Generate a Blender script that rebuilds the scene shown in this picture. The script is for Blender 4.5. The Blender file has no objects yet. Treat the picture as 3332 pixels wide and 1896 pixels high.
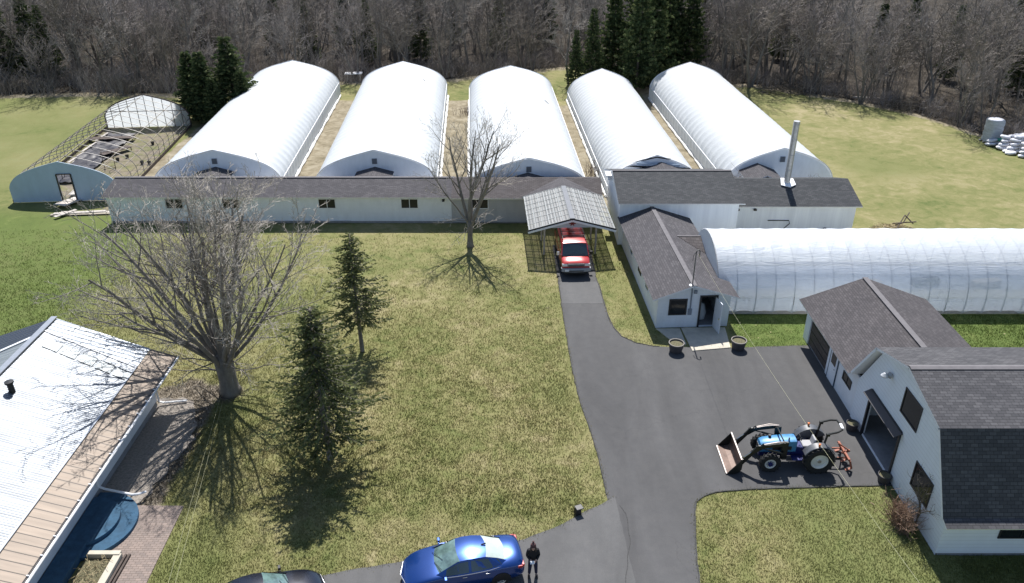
import bpy, math, random
import numpy as np
from mathutils import Vector, Matrix, noise
R = math.radians
sc = bpy.context.scene
COL = sc.collection
# ---------------------------------------------------------------- camera, sky, sun, exposure
cd = bpy.data.cameras.new('camera'); cam = bpy.data.objects.new('camera', cd); COL.objects.link(cam)
cam.location = (0, 0, 25); cam.rotation_euler = (R(90-28.4), 0, 0)
cd.sensor_width = 36; cd.lens = 28.0; cd.clip_end = 2000; cd.clip_start = 0.5
sc.camera = cam
SUN_EL, SUN_AZ = 56.0, 1.5            # azimuth measured from +Y towards +X
w = bpy.data.worlds.new('World'); sc.world = w; w.use_nodes = True
wn = w.node_tree.nodes; sky = wn.new('ShaderNodeTexSky'); sky.sky_type = 'NISHITA'; sky.sun_disc = False
sky.sun_elevation = R(SUN_EL); sky.sun_rotation = R(SUN_AZ); sky.air_density = 1.0; sky.dust_density = 0.6
wn['Background'].inputs['Strength'].default_value = 0.09
w.node_tree.links.new(sky.outputs[0], wn['Background'].inputs['Color'])
sd = bpy.data.lights.new('sun', 'SUN'); sun = bpy.data.objects.new('sun', sd); COL.objects.link(sun)
sd.energy = 4.9; sd.angle = R(0.5); sd.color = (1.0, 0.97, 0.93)
sun.rotation_euler = (R(90-SUN_EL), 0, R(180-SUN_AZ)); sun.location = (0, 60, 60)
sc.view_settings.view_transform = 'Standard'; sc.view_settings.look = 'None'; sc.view_settings.gamma = 1
sc.view_settings.exposure = 0.55

# ---------------------------------------------------------------- materials
def nmat(name):
    m = bpy.data.materials.new(name); m.use_nodes = True
    nt = m.node_tree; b = nt.nodes['Principled BSDF']
    return m, nt, b
def setin(b, k, v):
    if k in b.inputs: b.inputs[k].default_value = v
def N(nt, t, **kw):
    n = nt.nodes.new(t)
    for k, v in kw.items(): setattr(n, k, v)
    return n
def math_n(nt, op, a, b=None, c=None):
    n = N(nt, 'ShaderNodeMath', operation=op)
    for i, x in enumerate((a, b, c)):
        if x is None: continue
        if isinstance(x, (int, float)): n.inputs[i].default_value = x
        else: nt.links.new(x, n.inputs[i])
    return n.outputs[0]
def mixc(nt, f, a, b, mode='MIX'):
    n = N(nt, 'ShaderNodeMix', data_type='RGBA', blend_type=mode)
    for i, x in ((0, f), (6, a), (7, b)):
        if isinstance(x, (int, float)): n.inputs[i].default_value = x
        elif isinstance(x, tuple): n.inputs[i].default_value = x if len(x) == 4 else x+(1,)
        else: nt.links.new(x, n.inputs[i])
    return n.outputs[2]
def noise_n(nt, vec, scale, detail=4, rough=.6, dist=0):
    n = N(nt, 'ShaderNodeTexNoise'); n.inputs['Scale'].default_value = scale
    n.inputs['Detail'].default_value = detail; n.inputs['Roughness'].default_value = rough
    n.inputs['Distortion'].default_value = dist
    if vec is not None: nt.links.new(vec, n.inputs['Vector'])
    return n.outputs['Fac']
def ramp(nt, f, stops):
    n = N(nt, 'ShaderNodeValToRGB'); e = n.color_ramp.elements
    while len(e) < len(stops): e.new(.5)
    for i, (p, c) in enumerate(stops):
        e[i].position = p; e[i].color = c if len(c) == 4 else tuple(c)+(1,)
    nt.links.new(f, n.inputs[0]); return n.outputs[0]
def bump(nt, b, h, strength=.4, dist=.02):
    n = N(nt, 'ShaderNodeBump'); n.inputs['Strength'].default_value = strength
    n.inputs['Distance'].default_value = dist
    nt.links.new(h, n.inputs['Height']); nt.links.new(n.outputs[0], b.inputs['Normal'])
def scalec(c, k): return tuple(min(1, x*k) for x in c)
def mat(name, color, rough=.6, metal=0, var=.12, scale=3., spec=.5, bmp=0, bscale=None, coat=0, stretch=None):
    m, nt, b = nmat(name)
    tc = N(nt, 'ShaderNodeTexCoord').outputs['Object']
    if stretch:
        mp = N(nt, 'ShaderNodeMapping'); mp.inputs['Scale'].default_value = stretch
        nt.links.new(tc, mp.inputs['Vector']); tc = mp.outputs[0]
    f = noise_n(nt, tc, scale, 6, .65)
    if var:
        nt.links.new(mixc(nt, ramp(nt, f, [(.3, (0,0,0)), (.7, (1,1,1))]), scalec(color, 1-var), scalec(color, 1+var)), b.inputs['Base Color'])
    else: b.inputs['Base Color'].default_value = color+(1,)
    b.inputs['Roughness'].default_value = rough; b.inputs['Metallic'].default_value = metal
    setin(b, 'Specular IOR Level', spec); setin(b, 'Coat Weight', coat); setin(b, 'Coat Roughness', .05)
    if bmp: bump(nt, b, noise_n(nt, tc, bscale or scale*6, 5, .7), bmp, .02)
    return m
def siding(name, color, pitch=.11, axis=2, dirt=.08):
    m, nt, b = nmat(name)
    tc = N(nt, 'ShaderNodeTexCoord').outputs['Object']
    s = N(nt, 'ShaderNodeSeparateXYZ'); nt.links.new(tc, s.inputs[0])
    fr = math_n(nt, 'FRACT', math_n(nt, 'DIVIDE', s.outputs[axis], pitch))
    line = math_n(nt, 'LESS_THAN', fr, .12)
    mp = N(nt, 'ShaderNodeMapping'); mp.inputs['Scale'].default_value = (1, 1, .35); nt.links.new(tc, mp.inputs[0])
    f = noise_n(nt, mp.outputs[0], 1.6, 7, .65)
    c = mixc(nt, ramp(nt, f, [(.3, (0,0,0)), (.75, (1,1,1))]), scalec(color, 1-dirt*2), color)
    c = mixc(nt, math_n(nt, 'MULTIPLY', line, .35), c, scalec(color, .55))
    nt.links.new(c, b.inputs['Base Color']); b.inputs['Roughness'].default_value = .55
    bump(nt, b, fr, .35, .012)
    return m
def shingle(name, c1, c2, cm, bw=.32, rh=.145):
    m, nt, b = nmat(name)
    uv = N(nt, 'ShaderNodeUVMap').outputs[0]
    br = N(nt, 'ShaderNodeTexBrick'); nt.links.new(uv, br.inputs['Vector'])
    br.inputs['Scale'].default_value = 1; br.inputs['Brick Width'].default_value = bw; br.inputs['Row Height'].default_value = rh
    br.inputs['Mortar Size'].default_value = .012; br.inputs['Mortar Smooth'].default_value = .3; br.inputs['Bias'].default_value = -.25
    br.inputs['Color1'].default_value = c1+(1,); br.inputs['Color2'].default_value = c2+(1,); br.inputs['Mortar'].default_value = cm+(1,)
    f = noise_n(nt, uv, .55, 6, .7); f2 = noise_n(nt, uv, 14, 3, .6)
    c = mixc(nt, .55, br.outputs[0], ramp(nt, f, [(.28, (.38,.38,.385)), (.72, (.65,.63,.61))]), 'OVERLAY')
    c = mixc(nt, .3, c, ramp(nt, f2, [(.3, (.3,.3,.3)), (.7, (.7,.7,.7))]), 'OVERLAY')
    nt.links.new(c, b.inputs['Base Color']); b.inputs['Roughness'].default_value = .9; setin(b, 'Specular IOR Level', .25)
    bump(nt, b, br.outputs['Fac'], -.5, .02)
    return m
def film(name, color=(.86, .88, .9), rough=.4, transp=0., trans=.3, wr=.35, wscale=(1, 1, 1), hi=3.0, ior=1.4):
    m = bpy.data.materials.new(name); m.use_nodes = True; nt = m.node_tree; nt.nodes.clear()
    out = N(nt, 'ShaderNodeOutputMaterial')
    tc = N(nt, 'ShaderNodeTexCoord').outputs['Object']
    mp = N(nt, 'ShaderNodeMapping'); mp.inputs['Scale'].default_value = wscale; nt.links.new(tc, mp.inputs[0])
    h = noise_n(nt, mp.outputs[0], hi, 5, .6, 1.2)
    bp = N(nt, 'ShaderNodeBump'); bp.inputs['Strength'].default_value = wr; bp.inputs['Distance'].default_value = .06
    nt.links.new(h, bp.inputs['Height'])
    d = N(nt, 'ShaderNodeBsdfDiffuse'); t = N(nt, 'ShaderNodeBsdfTranslucent'); g = N(nt, 'ShaderNodeBsdfGlossy')
    g.inputs['Roughness'].default_value = rough; g.inputs['Color'].default_value = (1, 1, 1, 1)
    dirt = ramp(nt, noise_n(nt, tc, .7, 6, .7), [(.35, scalec(color, .93)), (.7, color)])
    for x in (d, t): nt.links.new(dirt, x.inputs['Color']); nt.links.new(bp.outputs[0], x.inputs['Normal'])
    nt.links.new(bp.outputs[0], g.inputs['Normal'])
    def mx(f, a, b):
        n = N(nt, 'ShaderNodeMixShader')
        if isinstance(f, float): n.inputs[0].default_value = f
        else: nt.links.new(f, n.inputs[0])
        nt.links.new(a, n.inputs[1]); nt.links.new(b, n.inputs[2]); return n.outputs[0]
    s = mx(trans, d.outputs[0], t.outputs[0])
    if transp:
        tr = N(nt, 'ShaderNodeBsdfTransparent'); s = mx(transp, s, tr.outputs[0])
    lw = N(nt, 'ShaderNodeLayerWeight'); lw.inputs[0].default_value = .5; nt.links.new(bp.outputs[0], lw.inputs['Normal'])
    fr = math_n(nt, 'ADD', math_n(nt, 'MULTIPLY', math_n(nt, 'POWER', lw.outputs['Facing'], 4.0), (ior-1)*1.2), (ior-1)*.14)
    s = mx(fr, s, g.outputs[0])
    nt.links.new(s, out.inputs['Surface'])
    return m
def glassy(name, color=(.014, .018, .022), rough=.1): return mat(name, color, rough, 0, .3, 1.2, .35)

GR = dict()   # ground colouring nodes shared by the lawn sheet and the grass tufts
def ground_mat(name, tuft=False):
    m, nt, b = nmat(name)
    geo = N(nt, 'ShaderNodeNewGeometry').outputs['Position']
    n1 = noise_n(nt, geo, .09, 5, .6, .6); n2 = noise_n(nt, geo, .9, 6, .7, .8); n3 = noise_n(nt, geo, 7, 5, .75, 1.5)
    a = {}
    for k in ('straw', 'forest', 'lush', 'dirt'):
        at = N(nt, 'ShaderNodeAttribute'); at.attribute_name = k; a[k] = at.outputs['Fac']
    mix1 = math_n(nt, 'ADD', math_n(nt, 'MULTIPLY', n1, .52), math_n(nt, 'MULTIPLY', n2, .48))
    k = 1.24 if tuft else 1.0
    base = ramp(nt, mix1, [(.34, scalec((.1, .128, .042), k)), (.45, scalec((.17, .175, .07), k)), (.54, scalec((.225, .21, .098), k)), (.64, scalec((.31, .27, .155), k))])
    lush = ramp(nt, n2, [(.35, scalec((.075, .115, .03), k)), (.6, scalec((.115, .15, .045), k)), (.75, scalec((.17, .185, .07), k))])
    fz = math_n(nt, 'ADD', a['lush'], math_n(nt, 'MULTIPLY', math_n(nt, 'SUBTRACT', n2, .5), 1.1))
    c = mixc(nt, ramp(nt, fz, [(.3, (0,0,0)), (.8, (1,1,1))]), base, lush)
    st = ramp(nt, n2, [(.3, (.14, .12, .078)), (.5, (.25, .215, .15)), (.7, (.35, .315, .24))])
    fs = math_n(nt, 'ADD', a['straw'], math_n(nt, 'MULTIPLY', math_n(nt, 'SUBTRACT', n2, .5), 1.2))
    c = mixc(nt, ramp(nt, fs, [(.35, (0,0,0)), (.65, (1,1,1))]), c, st)
    dt = ramp(nt, n3, [(.3, (.10, .08, .06)), (.55, (.22, .19, .15)), (.75, (.36, .32, .27))])
    fd = math_n(nt, 'ADD', a['dirt'], math_n(nt, 'MULTIPLY', math_n(nt, 'SUBTRACT', n2, .5), .9))
    c = mixc(nt, ramp(nt, fd, [(.4, (0,0,0)), (.65, (1,1,1))]), c, dt)
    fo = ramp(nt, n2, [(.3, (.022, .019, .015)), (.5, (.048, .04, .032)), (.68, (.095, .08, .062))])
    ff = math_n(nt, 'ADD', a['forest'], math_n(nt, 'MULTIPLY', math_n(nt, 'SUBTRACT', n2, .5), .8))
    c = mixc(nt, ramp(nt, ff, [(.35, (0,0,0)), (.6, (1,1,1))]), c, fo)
    v = ramp(nt, n3, [(.28, (.38, .38, .38)), (.5, (.5, .5, .5)), (.72, (.64, .63, .6))])
    c = mixc(nt, .22 if tuft else .45, c, v, 'OVERLAY')
    nt.links.new(c, b.inputs['Base Color']); b.inputs['Roughness'].default_value = .95; setin(b, 'Specular IOR Level', .1)
    if tuft:
        tl = N(nt, 'ShaderNodeBsdfTranslucent'); nt.links.new(c, tl.inputs['Color']); mx = N(nt, 'ShaderNodeMixShader'); mx.inputs[0].default_value = .55
        nt.links.new(b.outputs[0], mx.inputs[1]); nt.links.new(tl.outputs[0], mx.inputs[2]); nt.links.new(mx.outputs[0], nt.nodes['Material Output'].inputs['Surface'])
    if not tuft: bump(nt, b, math_n(nt, 'ADD', n3, math_n(nt, 'MULTIPLY', n2, .8)), .45, .05)
    return m

def asphalt(name, c, crack=True):
    m, nt, b = nmat(name)
    geo = N(nt, 'ShaderNodeNewGeometry').outputs['Position']
    mp = N(nt, 'ShaderNodeMapping'); mp.inputs['Scale'].default_value = (1.4, .3, 1); nt.links.new(geo, mp.inputs[0])
    n1 = noise_n(nt, mp.outputs[0], .35, 6, .6, .5); n2 = noise_n(nt, geo, 25, 4, .8); n3 = noise_n(nt, geo, 1.7, 6, .7)
    col = ramp(nt, n1, [(.3, scalec(c, .8)), (.7, scalec(c, 1.18))])
    col = mixc(nt, .55, col, ramp(nt, n3, [(.25, (.4, .4, .41)), (.5, (.5, .5, .5)), (.75, (.6, .59, .575))]), 'OVERLAY')
    col = mixc(nt, .7, col, ramp(nt, n2, [(.25, (.4, .4, .4)), (.75, (.6, .6, .6))]), 'OVERLAY')
    if crack:
        vo = N(nt, 'ShaderNodeTexVoronoi'); vo.feature = 'DISTANCE_TO_EDGE'; vo.inputs['Scale'].default_value = .14
        dn = N(nt, 'ShaderNodeTexNoise'); dn.inputs['Scale'].default_value = .8; dn.inputs['Detail'].default_value = 5
        nt.links.new(geo, dn.inputs['Vector'])
        vm = N(nt, 'ShaderNodeVectorMath', operation='MULTIPLY_ADD'); nt.links.new(dn.outputs['Color'], vm.inputs[0])
        vm.inputs[1].default_value = (2.4, 2.4, 0); nt.links.new(geo, vm.inputs[2]); nt.links.new(vm.outputs[0], vo.inputs['Vector'])
        cr = ramp(nt, vo.outputs['Distance'], [(.0, (1,1,1)), (.004, (0,0,0))])
        col = mixc(nt, math_n(nt, 'MULTIPLY', cr, .16), col, scalec(c, .35))
    nt.links.new(col, b.inputs['Base Color']); b.inputs['Roughness'].default_value = .85; setin(b, 'Specular IOR Level', .3)
    bump(nt, b, n2, .3, .01)
    return m
def brickpave(name):
    m, nt, b = nmat(name)
    geo = N(nt, 'ShaderNodeNewGeometry').outputs['Position']
    br = N(nt, 'ShaderNodeTexBrick'); nt.links.new(geo, br.inputs['Vector'])
    br.inputs['Scale'].default_value = 1; br.inputs['Brick Width'].default_value = .24; br.inputs['Row Height'].default_value = .12
    br.inputs['Mortar Size'].default_value = .008
    br.inputs['Color1'].default_value = (.27, .215, .19, 1); br.inputs['Color2'].default_value = (.2, .165, .15, 1); br.inputs['Mortar'].default_value = (.1, .08, .06, 1)
    c = mixc(nt, .5, br.outputs[0], ramp(nt, noise_n(nt, geo, 1.5, 6, .7), [(.3, (.4, .4, .4)), (.7, (.62, .6, .58))]), 'OVERLAY')
    nt.links.new(c, b.inputs['Base Color']); b.inputs['Roughness'].default_value = .9
    bump(nt, b, br.outputs['Fac'], -.4, .01); return m
def sheetmetal(name, color, pitch, rough=.33, metal=.9, strength=.5, var=.12, seam=.8, seamw=.04, seamd=.5):
    m, nt, b = nmat(name)
    uv = N(nt, 'ShaderNodeUVMap').outputs[0]
    s = N(nt, 'ShaderNodeSeparateXYZ'); nt.links.new(uv, s.inputs[0])
    wv = math_n(nt, 'SINE', math_n(nt, 'MULTIPLY', s.outputs[0], 2*math.pi/pitch))
    bump(nt, b, wv, strength, .012)
    mp = N(nt, 'ShaderNodeMapping'); mp.inputs['Scale'].default_value = (3.5, .35, 1); nt.links.new(uv, mp.inputs[0])
    f = noise_n(nt, mp.outputs[0], 1.3, 5, .6)
    ln = math_n(nt, 'LESS_THAN', math_n(nt, 'FRACT', math_n(nt, 'DIVIDE', s.outputs[0], seam)), seamw)
    cc = ramp(nt, f, [(.3, scalec(color, 1-var*2)), (.7, color)])
    nt.links.new(mixc(nt, math_n(nt, 'MULTIPLY', ln, seamd), cc, scalec(color, .12)), b.inputs['Base Color'])
    b.inputs['Metallic'].default_value = metal; b.inputs['Roughness'].default_value = rough
    return m

M = dict(
 ground=ground_mat('lawn'), tuft=ground_mat('grass_blades', True),
 asphalt=asphalt('asphalt', (.082, .081, .082)), asphalt_old=asphalt('asphalt_old', (.105, .104, .104), False),
 edge=mat('asphalt_rim', (.06, .06, .06), .9, var=.3, scale=6),
 concrete=mat('concrete', (.5, .46, .38), .9, var=.15, scale=2, bmp=.2), concdark=mat('concrete_footing', (.26, .26, .27), .9, var=.2, scale=2, bmp=.2),
 white=siding('white_clapboard', (.88, .905, .95)), white2=siding('white_clapboard_fine', (.85, .89, .95), .1),
 barnwhite=siding('barn_siding', (.84, .885, .95), .2, dirt=.04),
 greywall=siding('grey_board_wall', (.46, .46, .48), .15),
 ply=mat('light_streaked_panel', (.85, .88, .93), .6, var=.1, scale=1.4, stretch=(1.6, 1, .12), bmp=.05),  # faint upright streaks paint reflected light patterns into the white wall colour
 ghend=mat('greenhouse_end_board', (.83, .87, .93), .5, var=.07, scale=1.5, bmp=.1, stretch=(1, 1, .4)),
 ghend_blue=mat('blue_grey_panel', (.4, .5, .62), .45, var=.08, scale=1.2, stretch=(1, 1, .5)),
 trim=mat('white_trim', (.8, .81, .83), .5, var=.05, scale=4), ptrim=mat('grey_trim', (.5, .52, .55), .5, var=.06),
 shg=shingle('grey_brown_shingle', (.075, .072, .078), (.115, .11, .117), (.045, .043, .047)),
 shb=shingle('brown_shingle', (.075, .067, .068), (.112, .102, .103), (.04, .037, .038)),
 shd=shingle('charcoal_shingle', (.055, .055, .06), (.09, .089, .095), (.028, .045, .045)),
 shgar=shingle('garage_shingle', (.07, .065, .069), (.11, .102, .107), (.042, .04, .042), .25, .13),
 shbarn=shingle('barn_shingle', (.066, .066, .072), (.112, .111, .118), (.036, .036, .038), .3, .15),
 ridge=mat('ridge_cap', (.14, .132, .138), .85, var=.15, scale=3), dark=mat('painted_dark_gap', (.012, .012, .014), .8, var=.2),
 film=film('white_poly_film', (.79, .825, .855), .5, 0, .4, .35, (1, 1, 1), 1.4, 1.2),
 film_b=film('backlit_film', (.9, .92, .95), .5, 0, .85, .2, (1, 1, 1), 1.4, 1.2), film_w=film('wrinkled_white_film', (.79, .815, .835), .45, 0, .4, .7, (.5, 2.2, 1), 1.8, 1.18),
 clear=film('clear_tunnel_film', (.86, .91, .97), .4, .24, .42, .7, (.3, 1.2, 2.4), 2.2, 1.3),
 skirt=mat('film_skirt', (.78, .77, .74), .5, var=.15, scale=2, bmp=.4, bscale=4),
 vent=mat('grey_vent', (.22, .25, .3), .5), tear=mat('dark_tear', (.1, .13, .13), .6),
 galv=mat('galvanised_pipe', (.42, .42, .42), .4, .6, .2, 8), pipe_d=mat('weathered_hoop', (.2, .19, .18), .5, .4, .3, 5),
 purlin=mat('pale_lumber', (.33, .29, .23), .8, var=.2, scale=4, bmp=.2), wood=mat('weathered_board', (.46, .42, .38), .85, var=.2, scale=3, bmp=.3, stretch=(1, .2, 1)),
 woodd=mat('dark_wood', (.09, .07, .06), .9, var=.3, scale=5), glass=glassy('dark_window_glass'), glass_b=glassy('bluish_window_glass', (.05, .08, .12)),
 blackframe=mat('black_frame', (.02, .02, .024), .4), black=mat('black_plastic', (.015, .015, .017), .5, var=.3),
 bark=mat('grey_bark', (.2, .18, .16), .9, var=.35, scale=3, bmp=.6, bscale=9, stretch=(1, 1, .4)),
 bark_d=mat('dark_bark', (.1, .085, .07), .9, var=.3, scale=3, bmp=.5, stretch=(1, 1, .4)),
 twig=mat('grey_twigs', (.4, .36, .31), .85, var=.25, scale=1.5), twig_b=mat('brown_twigs', (.2, .15, .12), .85, var=.3, scale=1.5),
 fbark=mat('forest_bark', (.16, .145, .13), .9, var=.4, scale=.8), ftwig=mat('forest_twigs', (.27, .245, .22), .85, var=.3, scale=.5),
 ftwig2=mat('forest_twigs_dark', (.18, .155, .13), .85, var=.3, scale=.5), ftwig3=mat('forest_twigs_mauve', (.3, .265, .245), .85, var=.25, scale=.5),
 needle=mat('spruce_needles', (.15, .175, .075), .75, var=.35, scale=1.8, spec=.2), needle_l=mat('spruce_needles_light', (.27, .28, .12), .75, var=.3, scale=1.8, spec=.2),
 needle_f=mat('forest_needles', (.06, .088, .036), .75, var=.45, scale=.9, spec=.2), deadtwig=mat('bare_lower_twigs', (.2, .18, .15), .9, var=.2),
 bush=mat('reddish_bush_twigs', (.26, .17, .12), .9, var=.3, scale=3),
 poly=film('corrugated_panel', (.28, .29, .285), .45, .3, .4, .2, (12, .2, 1), 4, 1.3),
 roofmetal=sheetmetal('corrugated_galvanised', (.4, .43, .47), .12, .48, .6, .6, .25, .12, .3, .7), roofpan=sheetmetal('beige_roof_panels', (.3, .235, .18), .42, .6, .1, .5, .15, .42, .1, .92),
 roofmetal2=sheetmetal('ribbed_galvanised', (.3, .33, .37), .3, .45, .6, .8, .25, .3, .14, .9), roofnavy=sheetmetal('navy_ribbed_roof', (.035, .045, .075), .22, .45, .1, 1.0, .1, .3, .15, .7), roofgrey=sheetmetal('dull_grey_roof', (.3, .33, .35), .3, .45, .5, .5),
 bluedeck=mat('blue_deck_carpet', (.03, .085, .15), .9, var=.3, scale=3, bmp=.2), navydeck=mat('blue_deck_side', (.02, .05, .12), .8), brick=brickpave('brick_pavers'),
 red=mat('red_car_paint', (.42, .015, .012), .28, .1, .05, 1, .6, coat=1), redd=mat('dark_red_plastic', (.2, .01, .01), .4),
 blue=mat('blue_car_paint', (.008, .05, .23), .26, .55, .05, 1, .6, coat=1), bluedark=mat('navy_car_paint', (.008, .01, .02), .2, .3, .05, 1, .6, coat=1),
 rubber=mat('tyre_rubber', (.018, .018, .018), .85, var=.3, scale=8), chrome=mat('chrome', (.75, .76, .78), .15, 1, 0), silver=mat('silver_rim', (.6, .6, .6), .3, .8, .1),
 carglass=mat('car_glass', (.02, .035, .035), .05, 0, 0, spec=1.0, coat=1), carglass_l=mat('sunshade_glass', (.5, .57, .52), .15, 0, .1, 3, .8, coat=1), wsglass=mat('windshield_glass', (.12, .19, .18), .08, 0, .5, 2.5, .9, coat=1),
 greyplas=mat('grey_bumper', (.32, .33, .35), .45), lamp=mat('headlamp_lens', (.75, .77, .78), .12, .1, .1, 9, 1.0, coat=1), lampred=mat('red_tail_lens', (.45, .02, .02), .15, 0, .05, spec=1, coat=1),
 tblue=mat('tractor_blue', (.04, .2, .4), .42, .1, .3, 5, coat=.2), tnavy=mat('tractor_navy', (.012, .02, .12), .4, .1, .2), tblack=mat('loader_black', (.014, .016, .015), .38, .2, .2),
 steel=mat('bare_steel', (.45, .4, .37), .45, .5, .3, 4), rusty=mat('rusty_bucket_steel', (.15, .1, .08), .55, .25, .35, 3), orange=mat('faded_red_implement', (.3, .1, .06), .65, .0, .2, 5), whiterim=mat('white_wheel_rim', (.72, .72, .7), .4, .1, .08),
 seat=mat('grey_seat', (.35, .35, .36), .6), amber=mat('amber_lens', (.8, .2, .03), .3),
 pot=mat('dark_planter_tub', (.06, .055, .06), .7, var=.3), potrim=mat('planter_rim', (.22, .2, .18), .8), soil=mat('planter_soil', (.13, .12, .07), 1, var=.5, scale=14, bmp=.8),
 bag=mat('white_grey_bag', (.66, .66, .7), .4, var=.14, scale=3, bmp=.5, bscale=5), baggreen=mat('green_bag', (.05, .4, .25), .4), bagwrap=mat('wrapped_grey_pallet', (.36, .4, .46), .4, var=.3, scale=2.5, stretch=(.6, .6, 3), bmp=.4),
 skin=mat('skin', (.55, .36, .28), .55, var=.05), hoodie=mat('black_fleece', (.012, .011, .014), .9, var=.3, scale=8), jeans=mat('navy_jeans', (.012, .014, .045), .85, var=.3, scale=8), hat=mat('knit_hat', (.1, .05, .05), .95, var=.5, scale=30), paper=mat('white_paper', (.8, .8, .8), .6, var=.03), hair=mat('brown_hair', (.05, .03, .02), .6),
 cable=mat('black_cable', (.02, .02, .02), .5), cable_l=mat('pale_cable', (.4, .39, .25), .5), gravel=mat('gravel', (.26, .23, .2), .95, var=.4, scale=9, bmp=.8, bscale=20),
 linen=mat('pale_sack', (.45, .48, .5), .7), plasticmat=mat('torn_black_mulch_sheet', (.03, .028, .035), .5, var=.5, scale=2, bmp=.7, bscale=3), fendergrey=mat('dark_grey_fender', (.085, .09, .1), .4, var=.3), stripw=mat('pale_roof_strip', (.27, .29, .29), .5), ridgegrey=mat('grey_ridge_flashing', (.12, .13, .15), .5), clothgrey=mat('grey_ground_cloth', (.3, .33, .38), .8, var=.25, scale=1.2), hay=mat('dry_straw', (.42, .34, .2), .95, var=.3, scale=8, bmp=.5))

for nm_ in ('needle', 'needle_l', 'needle_f'):
    nt_ = M[nm_].node_tree; b_ = nt_.nodes['Principled BSDF']; tl_ = N(nt_, 'ShaderNodeBsdfTranslucent'); mx_ = N(nt_, 'ShaderNodeMixShader'); mx_.inputs[0].default_value = .35
    nt_.links.new(b_.inputs['Base Color'].links[0].from_socket, tl_.inputs['Color']); nt_.links.new(b_.outputs[0], mx_.inputs[1]); nt_.links.new(tl_.outputs[0], mx_.inputs[2]); nt_.links.new(mx_.outputs[0], nt_.nodes['Material Output'].inputs['Surface'])
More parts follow.
